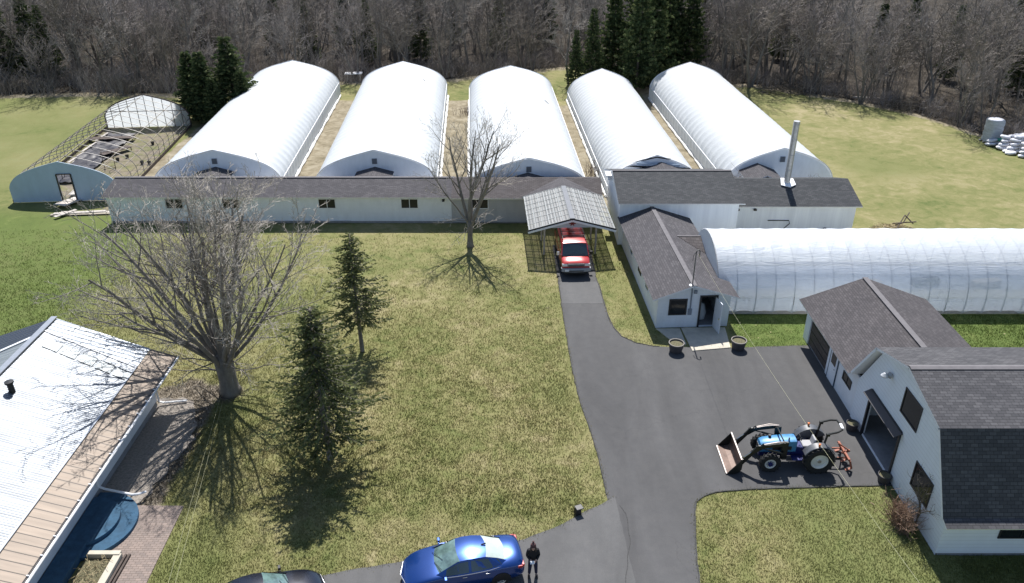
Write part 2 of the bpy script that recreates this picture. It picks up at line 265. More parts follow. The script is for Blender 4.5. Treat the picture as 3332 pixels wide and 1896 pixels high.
# ---------------------------------------------------------------- mesh helpers
class MB:
    def __init__(s): s.v = []; s.f = []; s.m = []; s.uv = {}
    def add(s, vs, fs, mi=0, uvs=None):
        o = len(s.v); s.v.extend([tuple(p) for p in vs])
        for k, f in enumerate(fs):
            if uvs is not None: s.uv[len(s.f)] = uvs[k]
            s.f.append([o+i for i in f]); s.m.append(mi)
        return s
    def box(s, c, d, mi=0, rot=None, taper=1):
        x, y, z = (q/2 for q in d); P = []
        for sz in (-1, 1):
            t = taper if sz > 0 else 1
            for sx, sy in ((-1,-1), (1,-1), (1,1), (-1,1)): P.append(Vector((sx*x*t, sy*y*t, sz*z)))
        if rot is not None:
            Rm = rot if isinstance(rot, Matrix) else Matrix.Rotation(rot, 3, 'Z')
            P = [Rm @ p for p in P]
        P = [p+Vector(c) for p in P]
        return s.add(P, [(3,2,1,0), (4,5,6,7), (0,1,5,4), (1,2,6,5), (2,3,7,6), (3,0,4,7)], mi)
    def beam(s, a, b, w, h, mi=0, up=(0,0,1)):
        a = Vector(a); b = Vector(b); d = (b-a); L = d.length; d.normalize(); u = Vector(up)
        if abs(d.dot(u)) > .98: u = Vector((1,0,0))
        sd = d.cross(u).normalized(); u = sd.cross(d)
        m3 = Matrix((d, -sd, u)).transposed()
        return s.box((a+b)/2, (L, w, h), mi, m3)
    def tube(s, pts, r, n=6, mi=0, cap=True):
        pts = [Vector(p) for p in pts]; k = len(pts)
        rs = r if isinstance(r, (list, tuple)) else [r]*k
        d0 = (pts[1]-pts[0]).normalized(); u = Vector((0,0,1)) if abs(d0.z) < .9 else Vector((1,0,0))
        V = []; sd = d0.cross(u).normalized()
        for i in range(k):
            d = (pts[min(i+1, k-1)]-pts[max(i-1, 0)])
            if d.length < 1e-9: d = d0.copy()
            d.normalize(); sd = sd-d*sd.dot(d)
            if sd.length < 1e-6: sd = d.orthogonal()
            sd.normalize(); up = sd.cross(d)
            for j in range(n):
                a = 2*math.pi*j/n; V.append(pts[i]+(sd*math.cos(a)+up*math.sin(a))*rs[i])
        F = []
        for i in range(k-1):
            for j in range(n): F.append((i*n+j, i*n+(j+1) % n, (i+1)*n+(j+1) % n, (i+1)*n+j))
        if cap and n > 2: F.append(tuple(range(n))[::-1]); F.append(tuple((k-1)*n+j for j in range(n)))
        return s.add(V, F, mi)
    def lathe(s, prof, n=20, o=(0,0,0), axis='Z', mi=0, a0=0, a1=2*math.pi, mis=None):
        full = abs(a1-a0-2*math.pi) < 1e-6; V = []; cnt = n if full else n+1
        for r, z in prof:
            for j in range(cnt):
                a = a0+(a1-a0)*j/n; x, y = r*math.cos(a), r*math.sin(a)
                p = {'Z': (x, y, z), 'Y': (x, z, y), 'X': (z, x, y)}[axis]
                V.append((p[0]+o[0], p[1]+o[1], p[2]+o[2]))
        F = []
        base = len(s.f)
        for i in range(len(prof)-1):
            for j in range(n if full else n):
                j2 = (j+1) % cnt if full else j+1
                F.append((i*cnt+j, i*cnt+j2, (i+1)*cnt+j2, (i+1)*cnt+j))
        s.add(V, F, mi)
        if mis:
            q = base
            for i in range(len(prof)-1):
                for j in range(n): s.m[q] = mis[i]; q += 1
        return s
    def prism(s, poly, z0, z1, mi=0, plane='XY'):
        n = len(poly)
        def P(a, b, c): return {'XY': (a, b, c), 'XZ': (a, c, b), 'YZ': (c, a, b)}[plane]
        V = [P(a, b, z0) for a, b in poly]+[P(a, b, z1) for a, b in poly]
        F = [tuple(range(n))[::-1], tuple(range(n, 2*n))]+[(i, (i+1) % n, n+(i+1) % n, n+i) for i in range(n)]
        return s.add(V, F, mi)
    def grid(s, P, mi=0, uv=None, closeu=False):
        r = len(P); c = len(P[0]); F = []; U = []
        for i in range(r-1):
            for j in range(c if closeu else c-1):
                j2 = (j+1) % c
                F.append((i*c+j, i*c+j2, (i+1)*c+j2, (i+1)*c+j))
                if uv: U.append([uv[i][j], uv[i][j2], uv[i+1][j2], uv[i+1][j]])
        return s.add([p for row in P for p in row], F, mi, U if uv else None)
    def xf(s, m):
        s.v = [tuple(m @ Vector(p)) for p in s.v]; return s
    def build(s, name, mats, parent=None, smooth=False, bevel=0, loc=None, rot=None, fixn=True):
        me = bpy.data.meshes.new(name)
        me.from_pydata(s.v, [], s.f)
        if not isinstance(mats, (list, tuple)): mats = [mats]
        for m in mats: me.materials.append(M[m] if isinstance(m, str) else m)
        me.polygons.foreach_set('material_index', s.m)
        if s.uv:
            ul = me.uv_layers.new(name='UVMap')
            for p in me.polygons:
                q = s.uv.get(p.index)
                if q:
                    for li, c in zip(p.loop_indices, q): ul.data[li].uv = c
        if fixn and len(s.f) < 60000:
            import bmesh
            bm = bmesh.new(); bm.from_mesh(me); bmesh.ops.recalc_face_normals(bm, faces=bm.faces); bm.to_mesh(me); bm.free()
        if smooth:
            me.polygons.foreach_set('use_smooth', [True]*len(me.polygons))
            if smooth != 'all':
                me.set_sharp_from_angle(angle=R(smooth if not isinstance(smooth, bool) else 40))
        me.update()
        o = bpy.data.objects.new(name, me); COL.objects.link(o)
        if parent: o.parent = parent
        if loc: o.location = loc
        if rot is not None: o.rotation_euler = (0, 0, rot)
        if bevel:
            b = o.modifiers.new('bevel', 'BEVEL'); b.width = bevel; b.segments = 2; b.limit_method = 'ANGLE'; b.angle_limit = R(35)
        return o
def tag(o, label=None, cat=None, group=None, kind=None):
    if label: o['label'] = label
    if cat: o['category'] = cat
    if group: o['group'] = group
    if kind: o['kind'] = kind
    return o
def thing(name, label, cat, loc=(0,0,0), rz=0, group=None):
    o = bpy.data.objects.new(name, None); o.empty_display_size = .3; COL.objects.link(o)
    o.location = loc; o.rotation_euler = (0, 0, rz)
    return tag(o, label, cat, group)
def dup(root, loc, rz=0, label=None, group=None, scale=None):
    r = root.copy(); COL.objects.link(r); r.location = loc; r.rotation_euler = (0, 0, rz)
    if label: r['label'] = label
    if group: r['group'] = group
    if scale: r.scale = scale
    for ch in list(root.children):
        c = ch.copy(); COL.objects.link(c); c.parent = r
        for g in ch.children:
            d = g.copy(); COL.objects.link(d); d.parent = c
    return r

def interp(prof, s):
    for (a, za), (b, zb) in zip(prof, prof[1:]):
        if a-1e-9 <= s <= b+1e-9: return za+(zb-za)*(s-a)/(b-a) if b > a else za
    return prof[-1][1]
def wall(mb, p0, p1, top, holes=(), th=.12, z0=0, mi=0, caps=False):
    """wall from p0 to p1, outside on the right hand side; top = height or profile; holes (s0,s1,z0,z1)"""
    p0 = Vector((p0[0], p0[1], 0)); p1 = Vector((p1[0], p1[1], 0)); d = p1-p0; L = d.length; d.normalize(); n = Vector((d.y, -d.x, 0))
    prof = [(0, top), (L, top)] if isinstance(top, (int, float)) else top
    ss = sorted(set([round(a, 4) for a, _ in prof]+[0, round(L, 4)]+[round(q, 4) for h in holes for q in h[:2]]))
    P = lambda s, z, k: p0+d*s-n*(th*k)+Vector((0, 0, z))
    def quad(a, b, c, e): mb.add([a, b, c, e], [(0, 1, 2, 3)], mi)
    for a, b in zip(ss, ss[1:]):
        mid = (a+b)/2; hs = sorted([(h[2], h[3]) for h in holes if h[0] < mid < h[1]])
        zs = z0; segs = []
        for h0, h1 in hs:
            if h0 > zs+1e-4: segs.append((zs, zs, h0, h0))
            zs = h1
        segs.append((zs, zs, interp(prof, a), interp(prof, b)))
        for za, zb, zc, zd in segs:
            quad(P(a, za, 0), P(b, zb, 0), P(b, zd, 0), P(a, zc, 0)); quad(P(b, zb, 1), P(a, za, 1), P(a, zc, 1), P(b, zd, 1))
        quad(P(a, interp(prof, a), 0), P(b, interp(prof, b), 0), P(b, interp(prof, b), 1), P(a, interp(prof, a), 1))
    for s_ in ((0, L) if caps else ()): quad(P(s_, z0, 0), P(s_, z0, 1), P(s_, interp(prof, s_), 1), P(s_, interp(prof, s_), 0))
    for a, b, c, e in holes:
        quad(P(a, c, 0), P(a, c, 1), P(a, e, 1), P(a, e, 0)); quad(P(b, c, 0), P(b, e, 0), P(b, e, 1), P(b, c, 1))
        quad(P(a, e, 0), P(a, e, 1), P(b, e, 1), P(b, e, 0))
        if c > z0+.01: quad(P(a, c, 0), P(b, c, 0), P(b, c, 1), P(a, c, 1))
def roof_slab(mb, a, b, c, d, th=.09, mi=0, me=1, v0=0):
    """a,b along the eave (low), c,d along the top above b,a. uv in metres on the upper face"""
    a, b, c, d = map(Vector, (a, b, c, d)); n = (b-a).cross(d-a).normalized()
    if n.z < 0: n = -n
    e = (b-a).normalized(); sl = n.cross(e)
    if sl.z < 0: sl = -sl
    uv = [((p-a).dot(e), v0+(p-a).dot(sl)) for p in (a, b, c, d)]
    mb.add([a, b, c, d], [(0, 1, 2, 3)], mi, [uv])
    lo = [p-n*th for p in (a, b, c, d)]
    mb.add([a, b, c, d]+lo, [(7, 6, 5, 4), (0, 4, 5, 1), (1, 5, 6, 2), (2, 6, 7, 3), (3, 7, 4, 0)], me)
def window(parent, c, w, h, face, frame='blackframe', pane='glass', fw=.06, mull=0, name='window', proud=.03):
    """face: 'S','W','E','N' direction; c = centre of the window on the wall face"""
    mb = MB(); pb = MB()
    for x0, x1, z0, z1 in ((-w/2-fw, w/2+fw, h/2, h/2+fw), (-w/2-fw, w/2+fw, -h/2-fw, -h/2), (-w/2-fw, -w/2, -h/2, h/2), (w/2, w/2+fw, -h/2, h/2)):
        mb.box(((x0+x1)/2, -proud/2, (z0+z1)/2), (x1-x0, proud+.02, z1-z0))
    for k in range(mull):
        x = -w/2+w*(k+1)/(mull+1); mb.box((x, -proud/2+.002, 0), (.045, proud+.01, h))
    pb.box((0, 0, 0), (w, .018, h))
    rz = {'S': 0, 'E': math.pi/2, 'N': math.pi, 'W': -math.pi/2}[face]
    o = mb.build(name, frame, parent, loc=c, rot=rz)
    pb.build('pane', pane, o)
    return o

# ================================================================ GROUND
EDGE = [(-95, 99), (-62, 96.5), (-52, 97.5), (-40, 97), (-30, 99), (-22, 103), (-9, 104), (3, 110), (9, 112), (13, 104), (18, 99.5), (23, 101), (30, 102), (34, 99), (40, 94.5), (45, 89), (48.5, 81), (53, 75), (60, 70), (95, 58)]
def edge_y(x): return interp(EDGE, max(-94.9, min(94.9, x)))
GHD = -.047      # the greenhouses' axis drifts this much in x per metre of y
GHS = [  # name part, x at y=63, front y, back y, half width, ridge z, side z
    (-24.55, 63.0, 96.2, 5.25, 4.15, 1.5), (-11.35, 63.0, 95.6, 5.05, 4.15, 1.5), (1.3, 61.6, 94.3, 4.85, 3.95, 1.5), (12.0, 63.3, 94.3, 3.95, 3.6, .9), (22.5, 63.5, 95.2, 4.55, 4.15, 1.4)]
def ghx(g, y): return g[0]+GHD*(y-63)
def sstep(a, b, x): t = max(0, min(1, (x-a)/(b-a))); return t*t*(3-2*t)
def masks(x, y):
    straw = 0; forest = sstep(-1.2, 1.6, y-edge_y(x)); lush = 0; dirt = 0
    if 60 < y < 100:
        for i in range(4):
            l = ghx(GHS[i], y)+GHS[i][3]-.6; r = ghx(GHS[i+1], y)-GHS[i+1][3]+.6
            e = sstep(95, 93, y) if i != 2 else sstep(94, 90, y)
            if l < x < r: straw = max(straw, e)
        if -33.5 < x < ghx(GHS[0], y)-GHS[0][3]+1: straw = max(straw, sstep(88, 85, y)*.95)
        if abs(x-ghx(GHS[4], y)+4.5) < 1: straw = max(straw, .8)
    if 62 < y < 83.5:
        cx = -37.2+(-.075)*(y-62)
        if abs(x-cx) < 4.3: dirt = max(dirt, .56); straw = max(straw, .45)
    straw = max(straw, sstep(-3.5, -.5, y-edge_y(x))*.75)
    if x < -62 and y > 88: straw = max(straw, .8)
    lush = max(lush, sstep(-22, -30, x)*sstep(64, 58, y)*sstep(20, 34, y)*.72)
    lush = max(lush, .6*math.exp(-((x+32)**2/60+(y-52)**2/50)))
    lush = max(lush, sstep(-38, -46, x)*.45)
    if x > 13 and 39 < y < 44: lush = max(lush, .85)
    if x > 24 and 30 < y < 44: lush = max(lush, .8)
    if x > 9.5 and y < 28: lush = max(lush, .55*sstep(9.5, 13, x))
    lush = max(lush, .5*math.exp(-((x+13)**2/10+(y-23)**2/14)), .45*math.exp(-((x-2.5)**2/2+(y-35)**2/6)))
    lush = max(lush, .42*math.exp(-((x-34)**2/40+(y-70)**2/30)), .35*sstep(-9, -14, x)*sstep(52, 46, y))
    if -19 < x < -14.8 and 26 < y < 35.5: dirt = max(dirt, .95*sstep(-14.8, -16.2, x-.15*(y-30)*.0))
    dirt = max(dirt, .9*math.exp(-((x+17.3)**2/1.2+(y-35.3)**2/1.6)), .8*math.exp(-((x+15.3)**2/1.8+(y-34.8)**2/1.5)))
    dirt = max(dirt, .5*math.exp(-((x-2.2)**2/.8+(y-44.2)**2/.5)))
    return straw, forest, lush, dirt
def axis_pts(a, b, step, far):
    p = list(np.arange(a, b+1e-6, step)); lo = [a-d for d in far][::-1]; hi = [b+d for d in far]
    return np.array(lo+p+hi)
def build_ground():
    xs = axis_pts(-80, 80, .6, (5, 15, 40, 120, 400)); ys = axis_pts(16, 150, .6, (5, 15, 40, 120, 600))
    nx, ny = len(xs), len(ys)
    V = np.zeros((ny, nx, 3)); V[:, :, 0] = xs[None, :]; V[:, :, 1] = ys[:, None]
    att = np.zeros((ny, nx, 4), dtype=np.float32)
    for j, y in enumerate(ys):
        for i, x in enumerate(xs):
            att[j, i] = masks(x, y)
            V[j, i, 2] = -.02+.05*(noise.noise((x*.25, y*.25, 0))*.5-.5)*(0 if (3 < x < 18 and y < 48) or (x < 4 and y < 26) else 1)
    idx = np.arange(nx*ny).reshape(ny, nx)
    F = np.stack([idx[:-1, :-1], idx[:-1, 1:], idx[1:, 1:], idx[1:, :-1]], -1).reshape(-1, 4)
    me = bpy.data.meshes.new('ground'); me.from_pydata(V.reshape(-1, 3).tolist(), [], F.tolist())
    me.materials.append(M['ground'])
    a = att.reshape(-1, 4)
    for k, nm in enumerate(('straw', 'forest', 'lush', 'dirt')):
        at = me.attributes.new(nm, 'FLOAT', 'POINT'); at.data.foreach_set('value', np.ascontiguousarray(a[:, k]))
    me.update(); me.polygons.foreach_set('use_smooth', [True]*len(me.polygons))
    o = bpy.data.objects.new('ground', me); COL.objects.link(o); tag(o, kind='structure')
build_ground()

# ---- driveway
def wob(pts, amp=.06, step=.35, seed=1):
    out = []; n = len(pts)
    for i in range(n):
        a = Vector(pts[i]); b = Vector(pts[(i+1) % n]); L = (b-a).length; k = max(1, int(L/step)); nn = Vector((-(b-a).y, (b-a).x)).normalized()
        for q in range(k):
            p = a.lerp(b, q/k); o = amp*noise.noise((p.x*1.7+seed, p.y*1.7, seed))*1.6
            out.append((p.x+nn.x*o, p.y+nn.y*o))
    return out
LEFT = [(3.0, 53.5), (3.13, 47.8), (3.19, 44), (3.28, 40), (3.4, 36.5), (3.6, 33.8), (3.85, 32.15), (4.1, 30), (4.2, 28.2), (4.24, 26.72), (4.3, 14)]
RIGHT = [(5.75, 53.5), (5.74, 48.1), (5.85, 46.7), (6.0, 43), (6.2, 41.6), (6.55, 40.6), (7.32, 39.85), (8.3, 39.5), (8.9, 39.44), (12.2, 39.3), (17.0, 39.6), (17.6, 39.6), (17.6, 27.7), (13.08, 27.54), (10.69, 27.43), (9.19, 27.25), (8.6, 27.0), (8.15, 26.6), (8.0, 26.1), (7.49, 23.2), (7.2, 20), (6.8, 14)]
drv = MB(); dp = wob(LEFT[::-1]+RIGHT, .05); drv.prism(dp, -.2, .0+.004); d = drv.build('driveway', 'asphalt'); tag(d, kind='structure')
d2 = MB(); dp2 = wob([(4.6, 27.0), (4.24, 26.72), (2.78, 25.73), (1.6, 24.95), (.51, 24.46), (-1.5, 23.85), (-3.74, 23.4), (-7.5, 22.5), (-11.07, 21.4), (-16, 19.6), (-16, 14), (5.2, 14), (5.0, 20), (4.75, 24)], .05, seed=4); d2.prism(dp2, -.2, .009)
d2 = d2.build('parking_lane', 'asphalt_old'); tag(d2, kind='structure')
d3 = MB(); d3.prism(wob([(3.2, 47.6), (3.2, 44.6), (5.85, 44.6), (5.78, 47.6)], .03), -.1, .011); d3 = d3.build('asphalt_patch', 'asphalt_old'); tag(d3, kind='structure')
rimb = MB()
for seq, sd_ in ((LEFT[1:-1], 1), (RIGHT[1:9], 1), (RIGHT[12:21], 2)):
    q = []
    for a, b in zip(seq, seq[1:]):
        k = max(1, int((Vector(b)-Vector(a)).length/.3))
        for i in range(k): t = i/k; q.append((a[0]+(b[0]-a[0])*t+.03*noise.noise((a[0]+t*9, i*.7, 2)), a[1]+(b[1]-a[1])*t+.03*noise.noise((i*.7, a[1], 5)), .008))
    rimb.tube(q, [.03+.02*noise.noise((i*.4, 1, 2)) for i in range(len(q))], 5)
o = rimb.build('driveway_edge', 'edge'); tag(o, kind='structure')
cr = MB(); q = [(4.75+.25*math.sin(t*1.1)+.12*noise.noise((t, 0, 0)), 26.4-t, .0135) for t in np.arange(0, 7, .15)]
for a, b in zip(q, q[1:]): cr.box(((a[0]+b[0])/2, (a[1]+b[1])/2, .012), (.03, .18, .004), rot=math.atan2(b[1]-a[1], b[0]-a[0])-math.pi/2)
o = cr.build('driveway_crack', 'edge'); tag(o, kind='structure')
# concrete pad by the small shed
pd = MB(); pd.prism([(10.28, 41.55), (10.45, 38.95), (12.75, 39.3), (12.95, 41.58)], -.1, .05); pd.prism([(8.75, 41.5), (9.6, 39.75), (10.25, 39.7), (10.2, 41.5)], -.1, .02)
o = pd.build('concrete_path', 'concrete', bevel=.01); tag(o, kind='structure')
# house side: gravel, brick patio
gv = MB(); gv.prism(wob([(-18.6, 26.4), (-16.5, 26.45), (-16.1, 28.5), (-15.7, 31), (-16.1, 33), (-17.0, 34.4), (-18.6, 34.3)], .25), -.1, .006); o = gv.build('gravel_strip', 'gravel'); tag(o, kind='structure')
pt = MB(); pt.prism([(-16.5, 26.38), (-14.45, 26.36), (-14.3, 18), (-16.9, 18), (-17.0, 24)], -.1, .03); o = pt.build('brick_patio', 'brick', bevel=.01); tag(o, kind='structure')

# ---- grass tufts
def in_poly(x, y, P):
    c = False; j = len(P)-1
    for i in range(len(P)):
        if (P[i][1] > y) != (P[j][1] > y) and x < (P[j][0]-P[i][0])*(y-P[i][1])/(P[j][1]-P[i][1])+P[i][0]: c = not c
        j = i
    return c
def build_tufts():
    rng = np.random.default_rng(5); n = 230000
    ys = 19+ (rng.random(n)**1.4)*47; half = .66*ys+9.5; xs = (rng.random(n)*2-1)*half
    bad = [dp, dp2, [(17.3, 23.5), (60, 23.5), (60, 33), (24.2, 33), (24.2, 41), (17.3, 41)], [(-60, 0), (-18.4, 0), (-18.4, 34), (-60, 34)], [(-18.7, 26.4), (-16.4, 26.4), (-16, 31), (-17, 34.4), (-18.7, 34.4)], [(-18.5, 10), (-14.2, 10), (-14.4, 26.5), (-18.5, 26.5)],
           [(8.6, 41.5), (13.2, 41.5), (12.6, 54), (7.9, 54)], [(10.1, 38.8), (13.2, 38.8), (13.2, 41.6), (8.7, 41.6), (9.6, 39.6)], [(13, 43.2), (60, 43.2), (60, 52), (13, 52)]]
    fade = rng.random(n)
    keep = [i for i in range(n) if fade[i] > sstep(34, 64, ys[i]) and ys[i] < 56.5 and not any(in_poly(xs[i], ys[i], P) for P in bad)]
    xs = xs[keep]; ys = ys[keep]; n = len(xs); B = 4
    X = np.repeat(xs, B)+rng.normal(0, .14, n*B); Y = np.repeat(ys, B)+rng.normal(0, .14, n*B)
    ex, ey = [], []
    for poly_, skip in ((dp, 14.5), (dp2, 14.5)):
        for (ax, ay), (bx, by) in zip(poly_, poly_[1:]):
            if ay < skip or ay > 53 or (ax > 17.3 and bx > 17.3) or math.hypot(bx-ax, by-ay) > 1 or (4.0 < ax < 5.3 and ay < 27 and poly_ is dp2) or (poly_ is dp and ax < 5 and ay < 26.8): continue
            for _ in range(int(26*math.hypot(bx-ax, by-ay))): t_ = rng.random(); ex.append(ax+(bx-ax)*t_+rng.normal(0, .035)); ey.append(ay+(by-ay)*t_+rng.normal(0, .035))
    m_ = len(ex)//B*B; X[:m_] = ex[:m_]; Y[:m_] = ey[:m_]
    a = rng.random(n*B)*2*np.pi; L = .03+rng.random(n*B)*.045; wd = .012+rng.random(n*B)*.014; lean = .3+rng.random(n*B)*1.0
    dx, dy = np.cos(a), np.sin(a)
    L[:m_] *= 1.7; wd[:m_] *= .8
    V = np.zeros((n*B, 3, 3)); V[:, 0] = np.stack([X-dy*wd, Y+dx*wd, np.full(n*B, -.05)], 1); V[:, 1] = np.stack([X+dy*wd, Y-dx*wd, np.full(n*B, -.05)], 1)
    V[:, 2] = np.stack([X+dx*L*lean, Y+dy*L*lean, L], 1)
    me = bpy.data.meshes.new('grass'); N3 = n*B*3
    me.vertices.add(N3); me.vertices.foreach_set('co', V.reshape(-1)); me.loops.add(N3); me.loops.foreach_set('vertex_index', np.arange(N3, dtype=np.int32))
    me.polygons.add(n*B); me.polygons.foreach_set('loop_start', np.arange(0, N3, 3, dtype=np.int32))
    me.update(calc_edges=True); me.materials.append(M['tuft'])
    mk = np.array([masks(x, y) for x, y in zip(xs, ys)], dtype=np.float32)
    for k, nm in enumerate(('straw', 'forest', 'lush', 'dirt')):
        vals = np.repeat(mk[:, k], B*3)
        vals[:m_*3] = .62 if nm == 'straw' else 0
        at = me.attributes.new(nm, 'FLOAT', 'POINT'); at.data.foreach_set('value', np.ascontiguousarray(vals))
    o = bpy.data.objects.new('grass', me); COL.objects.link(o); tag(o, 'short patchy spring grass growing over the lawn', 'grass', kind='stuff')
build_tufts()

# ================================================================ GREENHOUSES
def arch(h, zr, zs, n=22, peak=.5):
    """gothic arch: side wall to zs then curve to the ridge; returns list of (x,z) left to right"""
    pts = []; ctl = [(1, 0), (.975, .13), (.925, .27), (.845, .42), (.74, .545), (.6, .665), (.42, .785), (.21, .895), (0, 1)]
    for k in range(n+1):
        f = k/n*8; a = min(int(f), 7); b = f-a; q = [ctl[max(0, a-1)], ctl[a], ctl[a+1], ctl[min(8, a+2)]]
        cr_ = lambda i: .5*(2*q[1][i]+(q[2][i]-q[0][i])*b+(2*q[0][i]-5*q[1][i]+4*q[2][i]-q[3][i])*b*b+(3*q[1][i]-q[0][i]-3*q[2][i]+q[3][i])*b**3)
        pts.append((h*cr_(0), zs+(zr-zs)*cr_(1)))
    left = [(-h, .0)]+[(-x, z) for x, z in pts]; left[-1] = (0, zr)
    return left+[(-x, z) for x, z in left[-2::-1]]
def greenhouse(g, label, filmm, sag=.085, bay=1.22, vent=True, torn=False, tears=()):
    x0, y0, y1, h, zr, zs = g; L = (y1-y0)*math.hypot(1, GHD); rz = math.atan(-GHD)
    t = thing('polytunnel_greenhouse', label, 'greenhouse', (ghx(g, y0), y0, 0), rz)
    A = arch(h, zr, zs); nb = int(round(L/bay)); ny = nb*6; P = []; UV = []
    for j in range(ny+1):
        y = L*j/ny; ph = (j % 6)/6; s = sag*math.sin(math.pi*ph)
        row = []
        for i, (x, z) in enumerate(A):
            k = min(i, len(A)-1-i); low = sstep(18, 4, k)*.8+.12
            sg = s*low*(1+.5*noise.noise((x*.6, y*.4, x0))); q = noise.noise((x*.35, y*.22, x0+3))*.05*(1-low*.5)
            nl = math.hypot(x, z) or 1
            zz = z if z < .05 else z-(sg+q)*z/nl
            row.append((x-(sg+q)*x/nl*.9, y, zz))
        P.append(row)
    MB().grid(P).build('film_cover', filmm, t, smooth='all')
    # skirt boards and batten along the sides
    for sx in (-1, 1):
        mb = MB(); pts = []; yy = 0
        while yy < L:
            pts.append((sx*(h+.12+.06*noise.noise((yy, sx, x0))), yy, .07+.03*noise.noise((yy*1.7, 2, x0)))); yy += .5
        mb.tube(pts, [.12+.07*noise.noise((i*.6, 3, sx+x0)) for i in range(len(pts))], 6)
        mb.build('film_skirt', 'skirt', t, smooth=True)
        mb = MB(); mb.beam((sx*(h+.02), .1, zs*.98), (sx*(h+.02), L-.1, zs*.98), .06, .09); mb.build('side_batten', 'trim', t)
    # ends
    for ye, nm, ch in ((-.02, 'front_end_wall', 0), (L+.02, 'rear_end_wall', 1)):
        k = .985; poly = [(x*k, z*k) for x, z in A]
        mb = MB(); mb.prism(poly, ye-.03, ye+.03, plane='XZ'); e = mb.build(nm, 'ghend', t)
        mb = MB(); mb.tube([(x*1.003, ye+(-.04 if not ch else .04), z*1.003) for x, z in A], .045, 6); mb.build('end_hoop', 'trim', t, smooth=True)
    if vent:
        mb = MB(); mb.box((0, -.09, zr-.95), (.42, .08, .46))
        for k in range(5): mb.box((0, -.135, zr-1.12+k*.085), (.36, .02, .03), 1)
        mb.build('gable_vent', ['vent', 'blackframe'], t)
    if torn:
        mb = MB(); mb.add([(-2.1, -.08, zr-.62), (-1.1, -.1, zr-.3), (0, -.1, zr-.1), (1.2, -.1, zr-.3), (1.0, -.1, zr-.38), (0, -.1, zr-.2), (-1.0, -.1, zr-.42)], [(0, 1, 6), (1, 2, 5, 6), (2, 3, 4, 5)]); mb.add([(-2.6, -.1, zr-.9), (-1.9, -.12, zr-.85), (2.9, -.12, zr-1.12), (2.9, -.12, zr-1.24), (.5, -.12, zr-1.2)], [(0, 1, 4), (1, 2, 3, 4)]); mb.build('tear', 'dark', t, fixn=False)  # dark panels over the wall, painting the shaded gaps behind the torn film
        mb = MB(); mb.box((.1, -.3, zr-.75), (3.6, .05, .22), rot=Matrix.Rotation(.06, 3, 'Y')); mb.build('loose_board', 'ghend_blue', t)
    for (a, b, s) in tears:
        i = b; x, z = A[i]; x2, z2 = A[i+1]; nx, nz = x/math.hypot(x, z), z/math.hypot(x, z)
        mb = MB(); mb.add([(x+nx*.03, a, z+nz*.03), (x2+nx*.03, a-s*.9, z2+nz*.03), (x+nx*.05, a-s*.2, z-.18*s), (x-.25*s, a+s*.35, z+.14*s)], [(0, 1, 2), (0, 3, 1)]); mb.build('tear', 'tear', t, fixn=False)
    return t
# corridors from the long building to each front wall
def link_roof(cx, y0, y1, w, zp, ze, label, wallm='white'):
    t = thing('link_corridor', label, 'corridor', (cx, y0, 0))
    L = y1-y0; mb = MB()
    roof_slab(mb, (-w/2, L, ze), (-w/2, 0, ze), (0, 0, zp), (0, L, zp)); roof_slab(mb, (w/2, 0, ze), (w/2, L, ze), (0, L, zp), (0, 0, zp))
    mb.build('roof', ['shg', 'trim'], t)
    mb = MB(); wall(mb, (-w/2+.15, L-.02), (-w/2+.15, 0), ze-.05); mb.build('wall', wallm, t)
    mb = MB(); wall(mb, (w/2-.15, 0), (w/2-.15, L-.02), ze-.05); mb.build('wall', wallm, t)
GL = ['white greenhouse at far left of the covered five, widest with slatted grey side', 'white greenhouse second from left with a small tear near its rear', 'white greenhouse in the middle with a dark green tear on its right slope', 'narrow wrinkled white greenhouse whose torn front film gapes open', 'white greenhouse at far right behind the tall metal chimney']
greenhouse(GHS[0], GL[0], 'film'); greenhouse(GHS[1], GL[1], 'film', tears=[(27, 30, .7)])
greenhouse(GHS[2], GL[2], 'film', tears=[(20.5, 32, 1.0)]); greenhouse(GHS[3], GL[3], 'film_w', .11, .95, False, True); greenhouse(GHS[4], GL[4], 'film_w', .085)
for i, nm in enumerate(('leftmost covered greenhouse', 'second covered greenhouse', 'middle covered greenhouse')):
    link_roof(ghx(GHS[i], 63), 59.9, GHS[i][1]-.06, 3.1, 2.72, 2.3, 'short shingled corridor joining the long building to the '+nm)
link_roof(20.4, 60.3, 63.4, 3.0, 2.9, 2.3, 'short shingled corridor between the chimney building and the rightmost greenhouse')
link_roof(12.4, 60.4, 63.2, 4.6, 3.05, 2.3, 'short corridor behind the tall grey roof to the torn greenhouse')

